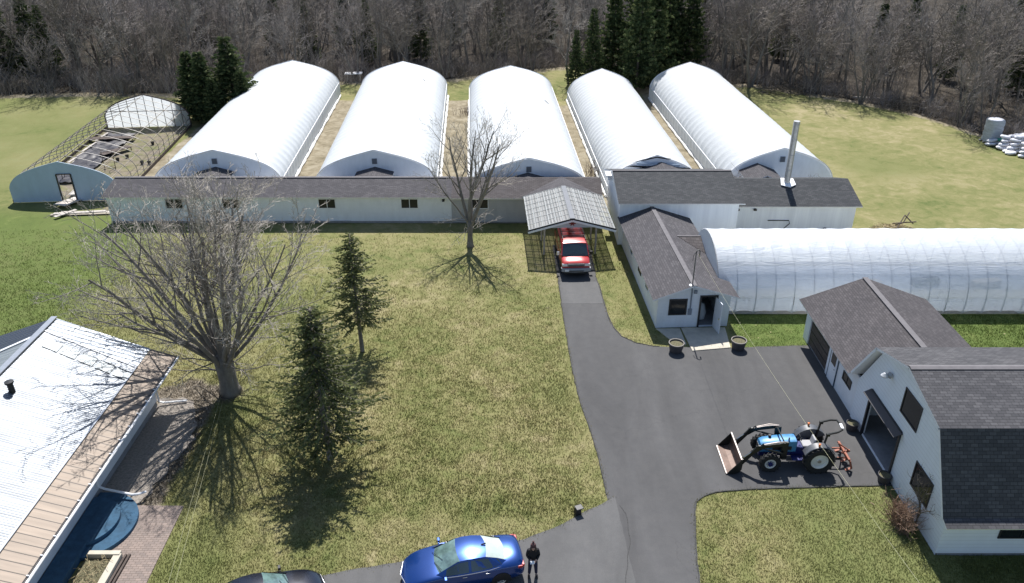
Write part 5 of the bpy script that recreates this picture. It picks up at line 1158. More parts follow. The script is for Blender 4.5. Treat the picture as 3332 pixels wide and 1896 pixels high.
def sedan(label, loc, rz, paint, rear_glass, ws, seed=0, chrome=True):
    """front towards +X, origin ground centre"""
    t = thing('parked_car', label, 'car', loc, rz)
    L2 = 2.4
    # stations: x, half width, z bottom, z shoulder, z deck centre
    S = [(-2.4, .62, .42, .62, .72), (-2.34, .78, .3, .78, .98), (-2.2, .86, .26, .88, 1.07), (-1.75, .915, .2, .93, 1.1), (-1.2, .925, .2, .95, 1.08), (-.5, .93, .2, .95, 1.02), (.3, .93, .2, .95, 1.02), (.95, .925, .2, .94, 1.03), (1.35, .91, .2, .9, .98), (1.8, .88, .22, .82, .9), (2.15, .8, .26, .7, .78), (2.33, .68, .34, .58, .64), (2.42, .5, .4, .5, .54)]
    rows = []
    for x, hw, zb, zs, zd in S:
        half = [(hw*.9, zb), (hw, zb+.12), (hw*1.005, (zb+zs)/2), (hw*.985, zs-.06), (hw*.94, zs+.01), (hw*.8, zs+(zd-zs)*.55), (hw*.4, zd-.01), (0, zd)]
        bw = .14 if abs(x) < 2.2 else .05
        rows.append([(x-(bw*(y/hw)**2*.5 if x > 2 else 0)+(bw*(y/hw)**2*.5 if x < -2.1 else 0), -y, z) for y, z in half]+[(x-(bw*(y/hw)**2*.5 if x > 2 else 0)+(bw*(y/hw)**2*.5 if x < -2.1 else 0), y, z) for y, z in half[-2::-1]])
    mb = MB(); mb.grid(rows); n = len(rows[0]); mb.add(rows[0], [tuple(range(n))]); mb.add(rows[-1], [tuple(range(n))[::-1]])
    mb.add([(-2.3, -.8, .25), (2.2, -.8, .25), (2.2, .8, .25), (-2.3, .8, .25)], [(0, 3, 2, 1)])
    body = mb.build('body', paint, t, smooth='all'); body.modifiers.new('s', 'SUBSURF').levels = 1; body.modifiers['s'].render_levels = 2
    # cabin shell: base ring and roof
    def ring(pts): return pts
    fb, rb = 1.12, -1.72   # windshield base, rear glass base
    roof = [(-.86, 1.4, .52), (-.5, 1.45, .6), (0, 1.465, .62), (.28, 1.43, .6)]
    P = []
    ZR = []
    for j, (x, z, hw) in enumerate(((rb, 1.06, .6), (-1.3, 1.25, .56), (-.92, 1.41, .57), (-.5, 1.455, .6), (-.1, 1.465, .61), (.25, 1.43, .6), (.3, 1.42, .6), (.72, 1.21, .63), (fb, 1.0, .68))):
        ZR.append([(x-(.07*(q**2) if x > .1 else -.09*(q**2) if x < -.8 else 0), hw*q, z-.05*q*q) for q in (-1, -.75, -.4, 0, .4, .75, 1)])
    mb = MB(); mb.grid(ZR[2:6]); rf = mb.build('roof', paint, t, smooth='all', fixn=False)
    mb = MB(); mb.grid(ZR[0:3]); mb.build('rear_window', rear_glass, t, smooth='all', fixn=False)
    mb = MB(); mb.grid(ZR[5:9]); wsn = mb.build('windshield', ws, t, smooth='all', fixn=False)
    mb = MB(); mb.tube([(1.14, -.45, 1.02), (.8, .2, 1.19)], .01, 4); mb.tube([(1.12, .1, 1.03), (.9, .62, 1.11)], .01, 4); mb.build('wiper', 'black', wsn)
    mb = MB()
    for c_ in ((.45, -.35, .98), (.45, .35, .98)): pass
    for sy in (-1, 1):
        # side: belt line to roof edge
        belt = [(rb, 1.02, .6), (-1.45, .97, .78), (-.9, .955, .86), (-.3, .955, .885), (.3, .955, .885), (.85, .965, .86), (fb, .98, .7)]
        top = [(rb, 1.01, .6), (-1.28, 1.2, .565), (-.86, 1.355, .575), (-.3, 1.405, .61), (.26, 1.38, .605), (.68, 1.17, .635), (fb, .95, .68)]
        mb = MB(); mb.grid([[(x, sy*y, z) for x, z, y in belt], [(x, sy*y, z) for x, z, y in top]])
        side = mb.build('side_panel', paint, t, fixn=False)
        def pt(u, v):
            f = u*6; a = min(int(f), 5); b = f-a
            B = Vector(belt[a]).lerp(Vector(belt[a+1]), b); U = Vector(top[a]).lerp(Vector(top[a+1]), b); q = B.lerp(U, v); return (q.x, sy*(q.z+.006), q.y)
        for u0, u1 in ((.16, .26), (.28, .52), (.55, .86)):
            mb = MB(); m_ = 6; mb.grid([[pt(u0+(u1-u0)*i/m_, v) for i in range(m_+1)] for v in (.08, .88)]); mb.build('side_window', 'carglass', t, fixn=False)
        mb = MB(); mb.tube([(x, sy*(y+.03), z-.01) for x, z, y in belt[1:6]], .014, 5); mb.build('window_trim', 'chrome' if chrome else 'black', t, smooth=True)
        mb = MB(); mb.box((.8, sy*1.03, 1.0), (.11, .19, .12)); mb.beam((.82, sy*.86, .97), (.82, sy*.98, .98), .05, .04); mb.build('mirror', paint if chrome else 'black', t, bevel=.035)
        for zc in (.72,):
            for x in (.05, -.85): mb = MB(); mb.box((x, sy*.935, .84), (.18, .03, .03)); mb.build('door_handle', 'chrome' if chrome else paint, t, bevel=.008)
        mb = MB(); mb.lathe([(0, 0), (.2, -.02), (.22, -.08)], 12, axis='X'); mb.v = [(2.08+x*1.2+(-.16*abs(y) if 1 else 0), sy*.62+y*.8, .66+z*.35) for x, y, z in mb.v]; mb.build('headlight', 'lamp', t, smooth=True)
        mb = MB(); mb.box((-2.28, sy*.66, .8), (.1, .3, .13)); mb.box((-2.15, sy*.83, .8), (.2, .06, .12)); mb.build('taillight', 'lampred', t, bevel=.02)
        for x in (1.46, -1.38): wheel(t, (x, sy*.82, .33), .33, .22, 'silver', 7)
        for x in (1.46, -1.38):
            mb = MB(); mb.add([(x, sy*.928, .35)]+[(x+.39*math.cos(a), sy*.93, .33+.39*math.sin(a)) for a in np.linspace(-.3, math.pi+.3, 18)], [(0, k, k+1) for k in range(1, 18)]); mb.build('wheel_arch', 'black', t, fixn=False)
    mb = MB(); mb.box((2.36, 0, .42), (.1, .9, .22)); mb.build('grille', 'black', t, bevel=.03); mb = MB(); mb.tube([(2.28, -.6, .6), (2.45, 0, .56), (2.28, .6, .6)], .018, 6); mb.build('grille_trim', 'chrome', t)
    mb = MB(); mb.add([(-.75, -.03, 1.45), (-.75, .03, 1.45), (-.95, 0, 1.43), (-.93, 0, 1.52)], [(0, 1, 3), (1, 2, 3), (2, 0, 3)]); mb.build('antenna', 'black', t)
    # seats seen through nothing; interior dash under the windshield
    return t
sedan('shiny blue sedan parked on the lower asphalt lane beside the person', (-1.95, 22.55, .01), R(180+12.5), 'blue', 'carglass_l', 'wsglass')
sedan('dark navy sedan partly cut off at the bottom edge of the view', (-9.45, 20.75, .01), R(17), 'bluedark', 'carglass', 'wsglass', chrome=False)

def van():
    t = thing('parked_van', 'red full-size van with roof rack parked under the carport', 'van', (4.22, 50.95, .01), R(-90+2.7))
    # side profile stations: x, halfw, z bottom, z top ; front +X
    S = [(-2.7, .93, .45, 1.95), (-2.66, .97, .4, 2.03), (-1.5, .99, .38, 2.07), (0, .99, .38, 2.08), (1.25, .98, .38, 2.06), (1.42, .965, .38, 2.0)]
    rows = []
    def sec(x, hw, zb, zt): 
        h = [(hw*.94, zb), (hw, zb+.12), (hw, 1.1), (hw*.955, 1.25), (hw*.9, zt-.13), (hw*.82, zt-.03), (hw*.5, zt), (0, zt+.012)]; return [(x, -y, z) for y, z in h]+[(x, y, z) for y, z in h[-2::-1]]
    for s in S: rows.append(sec(*s))
    mb = MB(); mb.grid(rows); n = len(rows[0]); mb.add(rows[0], [tuple(range(n))]); mb.add(rows[-1], [tuple(range(n))[::-1]]); mb.build('body', 'red', t, smooth=35)
    # nose
    def sec2(x, hw, zb, zt): h = [(hw*.95, zb), (hw, zb+.1), (hw, zt-.18), (hw*.96, zt-.07), (hw*.85, zt-.02), (hw*.4, zt+.01), (0, zt+.015)]; return [(x, -y, z) for y, z in h]+[(x, y, z) for y, z in h[-2::-1]]
    rows = [sec2(*s) for s in ((1.40, .985, .38, 1.32), (1.95, .975, .38, 1.26), (2.3, .965, .4, 1.2), (2.55, .95, .42, 1.14), (2.68, .93, .46, 1.06))]
    mb = MB(); mb.grid(rows); n = len(rows[0]); mb.add(rows[-1], [tuple(range(n))[::-1]]); mb.build('hood', 'red', t, smooth=40)
    # windshield slanting from hood to roof
    A = [(2.0, .86, 1.275), (1.36, .79, 2.0)]
    mb = MB(); P = [[(x-.05*abs(q)**2*1.5, y*q, z) for q in (-1, -.6, -.2, .2, .6, 1)] for x, y, z in ((2.03, .9, 1.28), (1.7, .85, 1.66), (1.42, .8, 1.98))]; mb.grid(P)
    mb.build('windshield', 'carglass', t, smooth='all', fixn=False)
    for sy in (-1, 1):
        mb = MB(); mb.add([(1.40, sy*.965, 1.2), (2.02, sy*.95, 1.24), (1.96, sy*.895, 1.29), (1.40, sy*.8, 1.99), (1.36, sy*.88, 1.95)], [(0, 1, 2, 3, 4)]); mb.build('pillar', 'red', t, fixn=False)
        mb = MB(); mb.add([(1.44, sy*.972, 1.3), (1.86, sy*.94, 1.3), (1.45, sy*.865, 1.86)], [(0, 1, 2)]); mb.build('side_window', 'carglass', t, fixn=False)
        for x0, x1 in ((.55, 1.38), (-.75, .4), (-2.4, -.95)):
            mb = MB(); mb.add([(x0, sy*.953, 1.3), (x1, sy*.953, 1.3), (x1, sy*.905, 1.82), (x0, sy*.905, 1.82)], [(0, 1, 2, 3)]); mb.build('side_window', 'carglass', t, fixn=False)
        mb = MB(); mb.box((1.62, sy*1.14, 1.32), (.09, .2, .27)); mb.beam((1.62, sy*.95, 1.25), (1.62, sy*1.1, 1.28), .04, .04); mb.build('mirror', 'black' if sy > 0 else 'chrome', t, bevel=.03)
        mb = MB(); mb.box((2.665, sy*.74, .93), (.07, .32, .19)); mb.box((2.63, sy*.92, .93), (.12, .08, .17)); mb.build('headlight', 'lamp', t, bevel=.02)
        for x in (1.75, -1.75): wheel(t, (x, sy*.86, .38), .38, .24, 'silver', 5)
        for x in (1.75, -1.75):
            mb = MB(); mb.add([(x, sy*.996, .4)]+[(x+.46*math.cos(a), sy*.997, .4+.46*math.sin(a)) for a in np.linspace(-.2, math.pi+.2, 18)], [(0, k, k+1) for k in range(1, 18)]); mb.build('wheel_arch', 'black', t, fixn=False)
        mb = MB(); mb.beam((-2.4, sy*.78, 2.16), (1.2, sy*.78, 2.16), .04, .04); [mb.beam((x, sy*.78, 2.03), (x, sy*.78, 2.16), .03, .03) for x in (-2.3, -1.2, 0, 1.1)]; mb.build('roof_rail', 'black', t)
    mb = MB(); [mb.beam((x, -.8, 2.19), (x, .8, 2.19), .05, .04) for x in (-2.2, -1.5, -.8, -.1, .6)]; mb.build('rack_bar', 'black', t)
    mb = MB(); mb.box((2.70, 0, .93), (.06, 1.12, .2)); g = mb.build('grille', 'greyplas', t, bevel=.01)
    mb = MB(); [mb.box((2.735, 0, .86+k*.07), (.02, 1.06, .03)) for k in range(3)]; mb.build('slat', 'black', g)
    mb = MB(); P = [[(2.62+dx-.12*q*q, .99*q, z) for q in (-1, -.7, -.3, 0, .3, .7, 1)] for dx, z in ((0, .44), (.24, .46), (.26, .6), (.22, .7), (0, .72))]; mb.grid(P); bp = mb.build('bumper', 'greyplas', t, smooth=40, fixn=False)
    mb = MB(); mb.box((2.90, 0.0, .57), (.02, 1.0, .06)); mb.build('bumper_slot', 'black', bp); mb = MB(); mb.box((2.85, -.62, .6), (.02, .3, .15)); mb.build('licence_plate', 'trim', bp)
    mb = MB(); mb.tube([(1.98, -.7, 1.33), (1.9, .0, 1.42)], .012, 4); mb.tube([(1.98, 0, 1.33), (1.88, .7, 1.42)], .012, 4); mb.build('wiper', 'black', t)
    mb = MB(); mb.box((.2, 0, .3), (5.0, 1.5, .12)); mb.build('underbody', 'black', t)
    mb = MB(); mb.box((-2.71, 0, .55), (.12, 1.9, .18)); mb.build('bumper', 'greyplas', t, bevel=.02)
van()

def tractor():
    t = thing('farm_tractor', 'blue farm tractor with black front loader on the asphalt by the barn', 'tractor', (14.15, 29.42, 0), R(180))
    for sy in (-1, 1):
        wr = wheel(t, (0, sy*.8, .68), .68, .36, 'whiterim', 0, rimr=.6, lug=18); wf = wheel(t, (2.2, sy*.72, .46), .46, .26, 'whiterim', 0, rimr=.58, lug=16)
        mb = MB(); mb.lathe([(0, sy*.16), (.1, sy*.16), (.12, sy*.1)], 8, axis='Y'); [mb.lathe([(0, sy*.1), (.03, sy*.1)], 6, (.15*math.cos(a), 0, .15*math.sin(a)), 'Y') for a in np.arange(0, 6.28, .785)]; mb.build('hub', 'tnavy', wf)
        mb = MB(); mb.lathe([(0, sy*.12), (.09, sy*.12), (.11, sy*.06)], 8, axis='Y'); mb.build('hub', 'steel', wr)
        # fender
        a = np.linspace(R(25), R(150), 12); mb = MB(); P = [[(.78*math.cos(q), sy*y, .68+.78*math.sin(q)) for q in a] for y in (.5, .62, .86, .88)]; P[3] = [(x*.97, y, z-.03) for x, y, z in P[3]]; mb.grid(P); mb.add([(.0, sy*.5, .9)]+P[0], [(0, k, k+1) for k in range(1, 12)]); mb.build('fender', 'fendergrey', t, smooth=50, fixn=False)
        # loader
        mb = MB(); mb.beam((1.55, sy*.5, .55), (1.6, sy*.58, 1.55), .12, .3); mb.beam((1.55, sy*.3, .6), (1.55, sy*.62, .6), .2, .12); mb.build('loader_tower', 'tblack', t, bevel=.02)
        mb = MB(); mb.beam((1.6, sy*.66, 1.5), (2.85, sy*.66, 1.32), .09, .17); mb.beam((2.8, sy*.66, 1.38), (3.55, sy*.66, .3), .09, .17); mb.add([(2.6, sy*.66+.05, 1.26), (2.95, sy*.66+.05, 1.4), (2.95, sy*.66+.05, 1.0), (2.6, sy*.66-.05, 1.26), (2.95, sy*.66-.05, 1.4), (2.95, sy*.66-.05, 1.0)], [(0, 1, 2), (5, 4, 3), (0, 3, 4, 1), (1, 4, 5, 2), (2, 5, 3, 0)]); mb.build('loader_arm', 'tblack', t, bevel=.015)
        mb = MB(); mb.tube([(1.68, sy*.66, .95), (2.3, sy*.66, 1.15), ], .05, 8); mb.tube([(2.3, sy*.66, 1.15), (2.75, sy*.66, 1.28)], .03, 8); mb.tube([(2.6, sy*.66, 1.5), (3.1, sy*.66, 1.05)], .045, 8); mb.tube([(3.1, sy*.66, 1.05), (3.5, sy*.66, .66)], .025, 8, mi=1); mb.build('hydraulic_ram', ['tblack', 'chrome'], t, smooth=True)
        mb = MB(); mb.tube([(1.55, sy*.62, 1.6), (2.0, sy*.68, 1.62), (2.7, sy*.66, 1.45)], .018, 5); mb.tube([(1.55, sy*.6, 1.58), (2.0, sy*.62, 1.59), (2.7, sy*.62, 1.43)], .018, 5); mb.build('hose', 'steel', t, smooth=True)
        # roll bar upright
        mb = MB(); mb.beam((-.2, sy*.46, .9), (-.3, sy*.46, 1.85), .09, .07); mb.box((-.33, sy*.46, 1.88), (.16, .12, .14)); mb.build('roll_bar_post', 'tblack', t, bevel=.01)
        mb = MB(); mb.lathe([(0, 0), (.05, 0), (.055, .12), (0, .14)], 8, (.1, sy*.78, 1.48)); mb.build('amber_lamp', 'amber', t)
        mb = MB(); mb.box((.85, sy*.5, .55), (.6, .35, .06)); mb.build('footboard', 'tnavy', t, bevel=.02)
        mb = MB(); mb.beam((-.25, sy*.3, .5), (-1.25, sy*.38, .42), .05, .06); mb.build('lift_arm', 'tblack', t)
    mb = MB(); mb.tube([(-.3, -.46, 1.9), (-.75, -.46, 2.02), (-.98, -.36, 2.08), (-1.02, 0, 2.09), (-.98, .36, 2.08), (-.75, .46, 2.02), (-.3, .46, 1.9)], .045, 8); mb.build('roll_bar_hoop', 'tblack', t, smooth=True)
    mb = MB(); mb.beam((-1.03, -.05, 2.12), (-1.0, .3, 2.12), .12, .03); mb.build('hoop_sign', 'trim', t)
    # hood
    P = []
    for x, hw, zt, zb in ((.95, .33, 1.38, .8), (1.3, .33, 1.37, .78), (1.9, .31, 1.32, .76), (2.4, .29, 1.25, .74), (2.58, .27, 1.17, .74), (2.62, .22, 1.0, .78)):
        h = [(hw, zb), (hw, zt-.16), (hw*.9, zt-.04), (hw*.6, zt), (0, zt+.01)]; P.append([(x, -y, z) for y, z in h]+[(x, y, z) for y, z in h[-2::-1]])
    mb = MB(); mb.grid(P); n = len(P[0]); mb.add(P[-1], [tuple(range(n))[::-1]]); mb.add(P[0], [tuple(range(n))]); hd = mb.build('hood', 'tblue', t, smooth=45)
    mb = MB(); [mb.box((1.35+.5*k, sy*.335, 1.0), (.38, .012, .2)) for k in range(2) for sy in (-1, 1)]; mb.box((2.63, 0, .92), (.02, .36, .2)); mb.build('hood_grille', 'black', hd)
    mb = MB(); mb.tube([(2.1, -.12, 1.3), (2.1, -.12, 1.42)], .07, 10); mb.tube([(1.3, .2, 1.3), (1.3, .2, 1.5)], .035, 8); mb.build('exhaust_cap', 'black', t, smooth=True)
    mb = MB(); mb.box((1.75, 0, .62), (1.7, .42, .34)); mb.box((.5, 0, .72), (1.2, .5, .5)); mb.box((2.2, 0, .45), (.16, 1.2, .16)); mb.tube([(0, -.7, .68), (0, .7, .68)], .13, 10); mb.build('chassis', 'tnavy', t, bevel=.03)
    mb = MB(); mb.tube([(1.65, -.66, .98), (1.65, .66, .98)], .05, 8); mb.tube([(1.62, -.6, 1.5), (1.7, -.3, 1.62), (1.7, .3, 1.62), (1.62, .6, 1.5)], .035, 6); mb.build('loader_crossbar', 'tblack', t, smooth=True)
    mb = MB(); mb.box((.35, 0, 1.0), (.5, .5, .1)); mb.box((.08, 0, 1.2), (.1, .48, .38), rot=Matrix.Rotation(-.2, 3, 'Y')); mb.build('seat', 'seat', t, bevel=.05)
    mb = MB(); mb.tube([(.95, 0, 1.2), (.72, 0, 1.38)], .03, 8); mb.tube([(.72+.1*math.cos(a)*.5, .19*math.sin(a), 1.38+.19*math.cos(a)*.7) for a in np.linspace(0, 6.283, 17)], .018, 6); mb.build('steering_wheel', 'black', t, smooth=True)
    mb = MB(); mb.box((.95, 0, 1.15), (.14, .5, .35)); mb.build('dashboard', 'tnavy', t, bevel=.04)
    # bucket: open towards the front
    prof = [(3.62, .85), (3.55, .6), (3.56, .3), (3.68, .1), (3.9, .04), (4.2, .06)]
    mb = MB(); W = 1.0
    mb.grid([[(x, y, z) for x, z in prof] for y in (-W, W)], 0); mb.grid([[(x+.03*(1 if i < 3 else 0), y, z+(.035 if i > 2 else 0)) for i, (x, z) in enumerate(prof)] for y in (-W, W)], 1)
    for y in (-W, W): mb.prism([(x, z) for x, z in prof]+[(4.1, .2)], y-.015, y+.015, 0, 'XZ')
    mb.box((3.62, 0, .86), (.06, 2*W, .05), 2); bk = mb.build('bucket', ['tblack', 'rusty', 'steel'], t, fixn=False)
    mb = MB(); mb.box((4.2, 0, .065), (.1, 2*W+.02, .03)); mb.build('cutting_edge', 'steel', bk)
    mb = MB(); [mb.box((3.52, y, .5), (.1, .05, .4)) for y in (-.72, -.6, .6, .72)]; mb.build('bucket_bracket', 'tblack', bk)
    # rear implement
    im = thing('plough_implement', 'rusty red plough frame hitched behind the blue tractor', 'plough', (15.65, 29.42, 0), R(180))
    mb = MB(); mb.beam((0, -.75, .5), (.05, .75, .62), .1, .1); mb.beam((.1, 0, .45), (-.25, 0, .6), .1, .1); mb.build('crossbar', 'orange', im, bevel=.01)
    mb = MB(); mb.beam((.05, -.3, .5), (.35, 0, 1.0), .05, .05); mb.beam((.05, .3, .5), (.35, 0, 1.0), .05, .05); mb.beam((.35, 0, 1.0), (-.2, 0, .6), .05, .05); mb.beam((.05, -.35, .45), (.45, -.35, .45), .05, .06); mb.beam((.05, .35, .45), (.45, .35, .45), .05, .06); mb.build('hitch_frame', 'orange', im)
    for y in (-.65, .1, .72): mb = MB(); mb.beam((0, y, .55), (-.15, y, .12), .04, .09); mb.beam((-.15, y, .14), (.12, y, .03), .12, .03); mb.build('tine', 'orange', im)
tractor()

# ================================================================ PERSON
def skin_chain(name, m, parent, chains, loc=None, sub=1, root=None):
    V = []; E = []; Rr = []
    idx = {}
    for ch in chains:
        prev = None
        for key, p, r in ch:
            if key is not None and key in idx: i = idx[key]
            else:
                i = len(V); V.append(p); Rr.append(r)
                if key is not None: idx[key] = i
            if prev is not None: E.append((prev, i))
            prev = i
    me = bpy.data.meshes.new(name); me.from_pydata(V, E, []); me.materials.append(M[m])
    o = bpy.data.objects.new(name, me); COL.objects.link(o); o.parent = parent
    sk = o.modifiers.new('skin', 'SKIN'); sk.use_smooth_shade = True
    for i, v in enumerate(me.skin_vertices[0].data): v.radius = Rr[i] if isinstance(Rr[i], tuple) else (Rr[i], Rr[i]); v.use_root = (i == 0)
    s = o.modifiers.new('sub', 'SUBSURF'); s.levels = sub; s.render_levels = sub+1 if sub < 2 else sub
    return o
def person():
    t = thing('person', 'person in black hoodie, navy jeans and knit hat looking down beside the blue car', 'person', (.82, 22.48, .012), R(4))
    # facing -Y (towards the camera); right arm is -X
    def arm(s):
        return [('chest', (0, 0, 1.28), (.17, .11)), (f'sh{s}', (s*.185, .0, 1.41), .075), (f'el{s}', (s*.27, -.04, 1.13), .048), (f'wr{s}', (s*.1, -.27, 1.08), .03)]
    body = [[('pel', (0, 0, .93), (.15, .11)), ('waist', (0, 0, 1.08), (.13, .1)), ('chest', (0, 0, 1.28), (.155, .105)), ('neckb', (0, -.01, 1.45), .06), ('neck', (0, -.04, 1.52), .055), ('jaw', (0, -.085, 1.585), (.062, .07)), ('head', (0, -.08, 1.655), (.077, .092)), ('top', (0, -.06, 1.72), (.06, .075))]]
    for s in (-1, 1):
        body.append([('pel', None, 0), (f'hip{s}', (s*.1, 0, .9), .09), (f'kn{s}', (s*.12, -.03, .48), .06), (f'an{s}', (s*.14, .02, .08), .04), (f'toe{s}', (s*.16, -.16, .045), .04)])
        body.append([('chest', None, 0), (f'sh{s}', (s*.175, .0, 1.40), .06), (f'el{s}', (s*.225, .0, 1.13), .042), (f'wr{s}', (s*.085, -.26, 1.07), .027), (f'pm{s}', (s*.035, -.31, 1.07), (.035, .018))])
        for k in range(4): body.append([(f'pm{s}', None, 0), (None, (s*(.035-.012)+(k-1.5)*.006, -.335-.004*k, 1.085-.014*k), .0095), (None, (s*(-.005), -.36+.008*abs(k-1), 1.088-.015*k), .0085), (None, (s*(-.03), -.352, 1.085-.014*k), .0075)])
        body.append([(f'wr{s}', None, 0), (None, (s*.06, -.28, 1.105), .011), (None, (s*.03, -.31, 1.118), .009)])
    skin_chain('body', 'skin', t, body)
    mb = MB(); mb.lathe([(0, 0), (.014, .005), (.018, .02), (.009, .045), (0, .05)], 8, (0, -.165, 1.615)); mb.build('nose', 'skin', t, smooth=True)
    mb = MB(); [mb.lathe([(0, 0), (.012, .004), (0, .012)], 8, (x, -.158, 1.65), 'Y') for x in (-.03, .03)]; mb.build('eyes', 'black', t); mb = MB(); mb.box((0, -.152, 1.585), (.045, .012, .01)); mb.build('mouth', 'redd', t, bevel=.003)
    mb = MB(); [mb.lathe([(0, -.01), (.02, -.008), (.022, .004), (0, .01)], 8, (x, -.06, 1.64), 'X') for x in (-.082, .082)]; mb.build('ears', 'skin', t)
    ch = [[('pel', (0, 0, .88), (.185, .135)), ('waist', (0, 0, 1.07), (.17, .13)), ('chest', (0, .01, 1.28), (.185, .135)), ('neckb', (0, .01, 1.44), (.1, .09)), ('hood', (0, .05, 1.5), (.09, .07))]]
    for s in (-1, 1): ch.append([('chest', None, 0), (f'sh{s}', (s*.19, .0, 1.395), .085), (f'el{s}', (s*.235, .0, 1.13), .062), (f'wr{s}', (s*.12, -.225, 1.075), .046)])
    skin_chain('hoodie', 'hoodie', t, ch)
    ch = [[('pel', (0, 0, .9), (.165, .12)), (None, (0, 0, 1.0), (.15, .11))]]
    for s in (-1, 1): ch.append([('pel', None, 0), (f'h{s}', (s*.1, 0, .84), .105), (f'k{s}', (s*.12, -.03, .48), .078), (f'a{s}', (s*.14, .01, .1), .06)])
    skin_chain('jeans', 'jeans', t, ch)
    for s in (-1, 1): skin_chain('boot', 'black', t, [[('a', (s*.14, .03, .05), .055), ('b', (s*.155, -.08, .05), .055), ('c', (s*.165, -.19, .04), .042)]])
    mb = MB(); mb.lathe([(.1, -.03), (.108, .02), (.1, .07), (.075, .115), (.03, .14), (0, .145)], 16); mb.lathe([(.108, -.035), (.115, -.015), (.112, .02), (.1, .02)], 16); mb.xf(Matrix.Translation((0, -.06, 1.69)) @ Matrix.Rotation(.15, 4, 'X')); ht = mb.build('hat', 'hat', t, smooth='all')
    mb = MB(); mb.lathe([(0, -.045), (.035, -.03), (.045, 0), (.035, .03), (0, .045)], 10, (0, -.04, 1.87)); mb.build('pompom', 'hat', ht, smooth='all')
    mb = MB(); 
    for s in (-1, 1): mb.tube([(s*.085, -.05, 1.66), (s*.1, -.08, 1.55), (s*.1, -.12, 1.42)], [.03, .035, .015], 6)
    mb.build('hair', 'hair', t, smooth=True)
    ph = MB(); ph.box((0, 0, 0), (.17, .12, .012), rot=Matrix.Rotation(.5, 3, 'X')); ph = ph.build('paper_slip', 'paper', loc=(.79, 22.13, 1.1), rot=.1); tag(ph, 'white slip of paper held in both hands of the person by the car', 'paper')
person()

# ================================================================ SMALL THINGS
for q, (x, y) in enumerate(((9.48, 38.95), (13.16, 39.25))):
    t = thing('planter_tub', ('dark round planter tub left of the shed door path', 'dark round planter tub right of the shed door path')[q], 'planter', (x, y, 0), 0, 'planter tubs before the shed')
    mb = MB(); mb.lathe([(0, 0), (.34, 0), (.4, .3), (.43, .56), (.41, .56), (.38, .5)], 22); mb.build('tub', 'pot', t, smooth=True)
    mb = MB(); mb.lathe([(.43, .53), (.455, .55), (.45, .6), (.4, .6), (.4, .53)], 22); mb.build('rim', 'potrim', t, smooth=True)
    mb = MB(); mb.lathe([(.0, .53), (.2, .52), (.4, .5)], 18); mb.build('soil', 'soil', t)
for q, (x, y) in enumerate(((16.95, 31.75), (17.0, 27.95))):
    t = thing('planter_tub', ('dark tub in shade at the upper side of the barn doorway', 'dark tub in shade at the lower side of the barn doorway')[q], 'planter', (x, y, 0), 0, 'tubs beside the barn door')
    mb = MB(); mb.lathe([(0, 0), (.24, 0), (.28, .2), (.3, .42), (.27, .42), (.25, .36), (0, .36)], 20); mb.build('tub', 'pot', t, smooth=True)
    mb = MB(); mb.lathe([(0, .365), (.26, .37)], 14); mb.build('soil', 'soil', t)
mb = MB(); mb.box((0, 0, .16), (.3, .25, .3), taper=.8); mb.box((.05, -.02, .36), (.34, .3, .05)); o = mb.build('black_box', 'black', loc=(2.85, 25.9, 0), rot=.4, bevel=.02); tag(o, 'small black box on the lawn corner where the lanes meet', 'box')
rn = random.Random(31); mb = MB()
for k in range(40):
    if k < 12: x, y = rn.uniform(13.6, 17), rn.uniform(39.8, 42.8)
    elif k < 22: x, y = rn.uniform(24.8, 30), rn.uniform(36, 42.5)
    else: x, y = rn.uniform(-12, 3), rn.uniform(24, 52)
    q = rn.uniform(.02, .06) if k < 22 else .025; P = [(x+q*rn.uniform(.5, 1.2)*math.cos(a), y+q*rn.uniform(.5, 1.2)*math.sin(a), .05+rn.uniform(0, .02)) for a in np.arange(0, 6.2, 1.26)]; mb.add(P, [(0, 1, 2, 3, 4)])
o = mb.build('litter', 'hay', fixn=False); tag(o, 'pale flecks of torn film and leaves strewn on the grass', 'litter', kind='stuff')
# bags and wrapped pallet
def bagmesh(seed, l=.85, w_=.5, h=.2):
    rn = random.Random(seed); P = []
    for i in range(9):
        u = i/8*2-1; row = []
        for j in range(12):
            a = 2*math.pi*j/12; f = (1-abs(u)**4)**.5*.96+.04; row.append((u*l/2*(1+.06*math.cos(a)), math.cos(a)*w_/2*f*(1+.12*noise.noise((u*2, a, seed))), math.sin(a)*h/2*f*(1+.3*noise.noise((u*2, a, seed+4)))))
        P.append(row)
    mb = MB(); mb.grid(P, closeu=True); return mb
bags = [bagmesh(k).build('filled_bag', 'bag' if k < 4 else 'baggreen', smooth='all') for k in range(5)]
rn = random.Random(2); usedb = set()
spots = []
for layer in range(5):
    for i in range(5-layer//2):
        for j in range(4 - layer//2): spots.append((48.9+i*.78+layer*.22+rn.uniform(-.12, .12)-.4*j, 73.3+j*1.2+i*.25+rn.uniform(-.1, .1)+layer*.2, .15+layer*.31))
for i in range(4): spots.append((48.3+.1*i, 74.2+.7*i, .13))
for n_, (x, y, z) in enumerate(spots):
    k = 4 if n_ in (14, 27, 33) else rn.randrange(4); b = bags[k]
    if k in usedb: b = b.copy(); COL.objects.link(b)
    usedb.add(k); b.location = (x, y, z); b.rotation_euler = (rn.uniform(-.2, .2), rn.uniform(-.15, .15), rn.uniform(-.5, .5)); b.scale = (1.25, 1.3, 1.5)
    tag(b, 'green filled bag on the bag heap at the right edge' if k == 4 else 'white filled bag in the sprawling heap at the right edge', 'bag', 'green bags on the heap' if k == 4 else 'white bags in the heap')
t = thing('wrapped_pallet', 'tall grey film-wrapped pallet stack behind the heap of bags', 'pallet', (48.3, 78.0, 0), .1)
mb = MB(); P = []
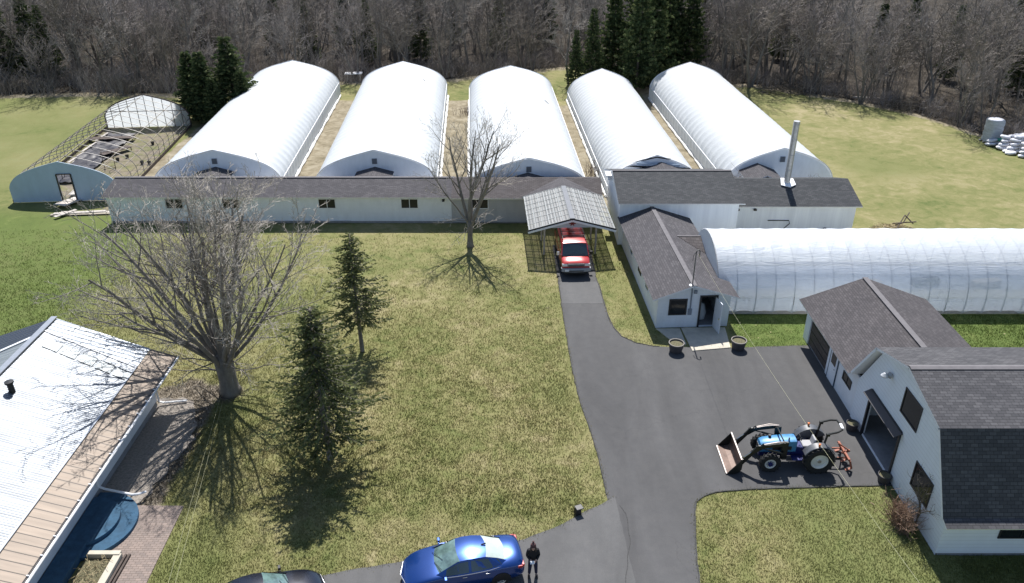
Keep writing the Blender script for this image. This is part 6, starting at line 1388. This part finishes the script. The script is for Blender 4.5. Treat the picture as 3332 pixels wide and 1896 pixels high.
for i in range(12):
    z = .15+i*.2; P.append([(.68*math.copysign(abs(math.cos(a))**.45, math.cos(a))*(1+.03*math.sin(i*2.2)), .75*math.copysign(abs(math.sin(a))**.45, math.sin(a))*(1+.03*math.sin(i*2.2)), z) for a in np.linspace(0, 2*math.pi, 25)[:-1]])
mb.grid(P, closeu=True); mb.build('wrapped_stack', 'bagwrap', t, smooth='all'); mb = MB(); mb.lathe([(0, 2.42), (.6, 2.4), (.78, 2.33), (.77, 2.25)], 16); mb.v = [(x, y*.86, z+.04*noise.noise((x*2, y*2, 1))) for x, y, z in mb.v]; mb.build('top_cover', 'bag', t, smooth='all'); mb = MB(); [mb.box((0, y, .07), (1.6, .16, .13)) for y in (-.6, 0, .6)]; mb.build('pallet_base', 'wood', t)
# scrap harrow with straw
t = thing('rusty_harrow', 'rusty harrow half buried in straw on the field behind the clear tunnel', 'harrow', (29.6, 56.3, 0), .2)
mb = MB(); [mb.beam(a, b, .07, .07) for a, b in (((-.3, -.4, .2), (.9, .5, .9)), ((.1, .7, .2), (1.3, -.4, .7)), ((.6, .1, .5), (1.4, .7, 1.0)), ((0, .2, .3), (.4, -.5, .8)), ((.9, .5, .9), (1.5, .1, .3)))]; mb.build('frame', 'woodd', t)
mb = MB(); rn = random.Random(6)
for k in range(300):
    a = rn.uniform(0, 6.28); q = rn.random()**.6*1.5; c = Vector((q*math.cos(a)*1.2-.4, q*math.sin(a)*.7, .35*(1-q/1.6)*rn.random())); d = Vector((rn.gauss(0, .3), rn.gauss(0, .3), rn.gauss(0, .1))); mb.tube([c-d*.6, c+d*.6], .016, 3, cap=False)
mb.build('straw', 'hay', t, fixn=False)
# table behind the greenhouses
t = thing('picnic_table', 'small pale table standing at the forest edge behind the leftmost covered greenhouse', 'table', (-20.4, 103.6, 0), .1)
mb = MB(); mb.box((0, 0, .95), (2.2, 1.1, .08)); mb.build('tabletop', 'trim', t)
for x in (-.8, .8):
    for y in (-.4, .4): mb = MB(); mb.box((x, y, .46), (.1, .1, .92)); mb.build('leg', 'wood', t)
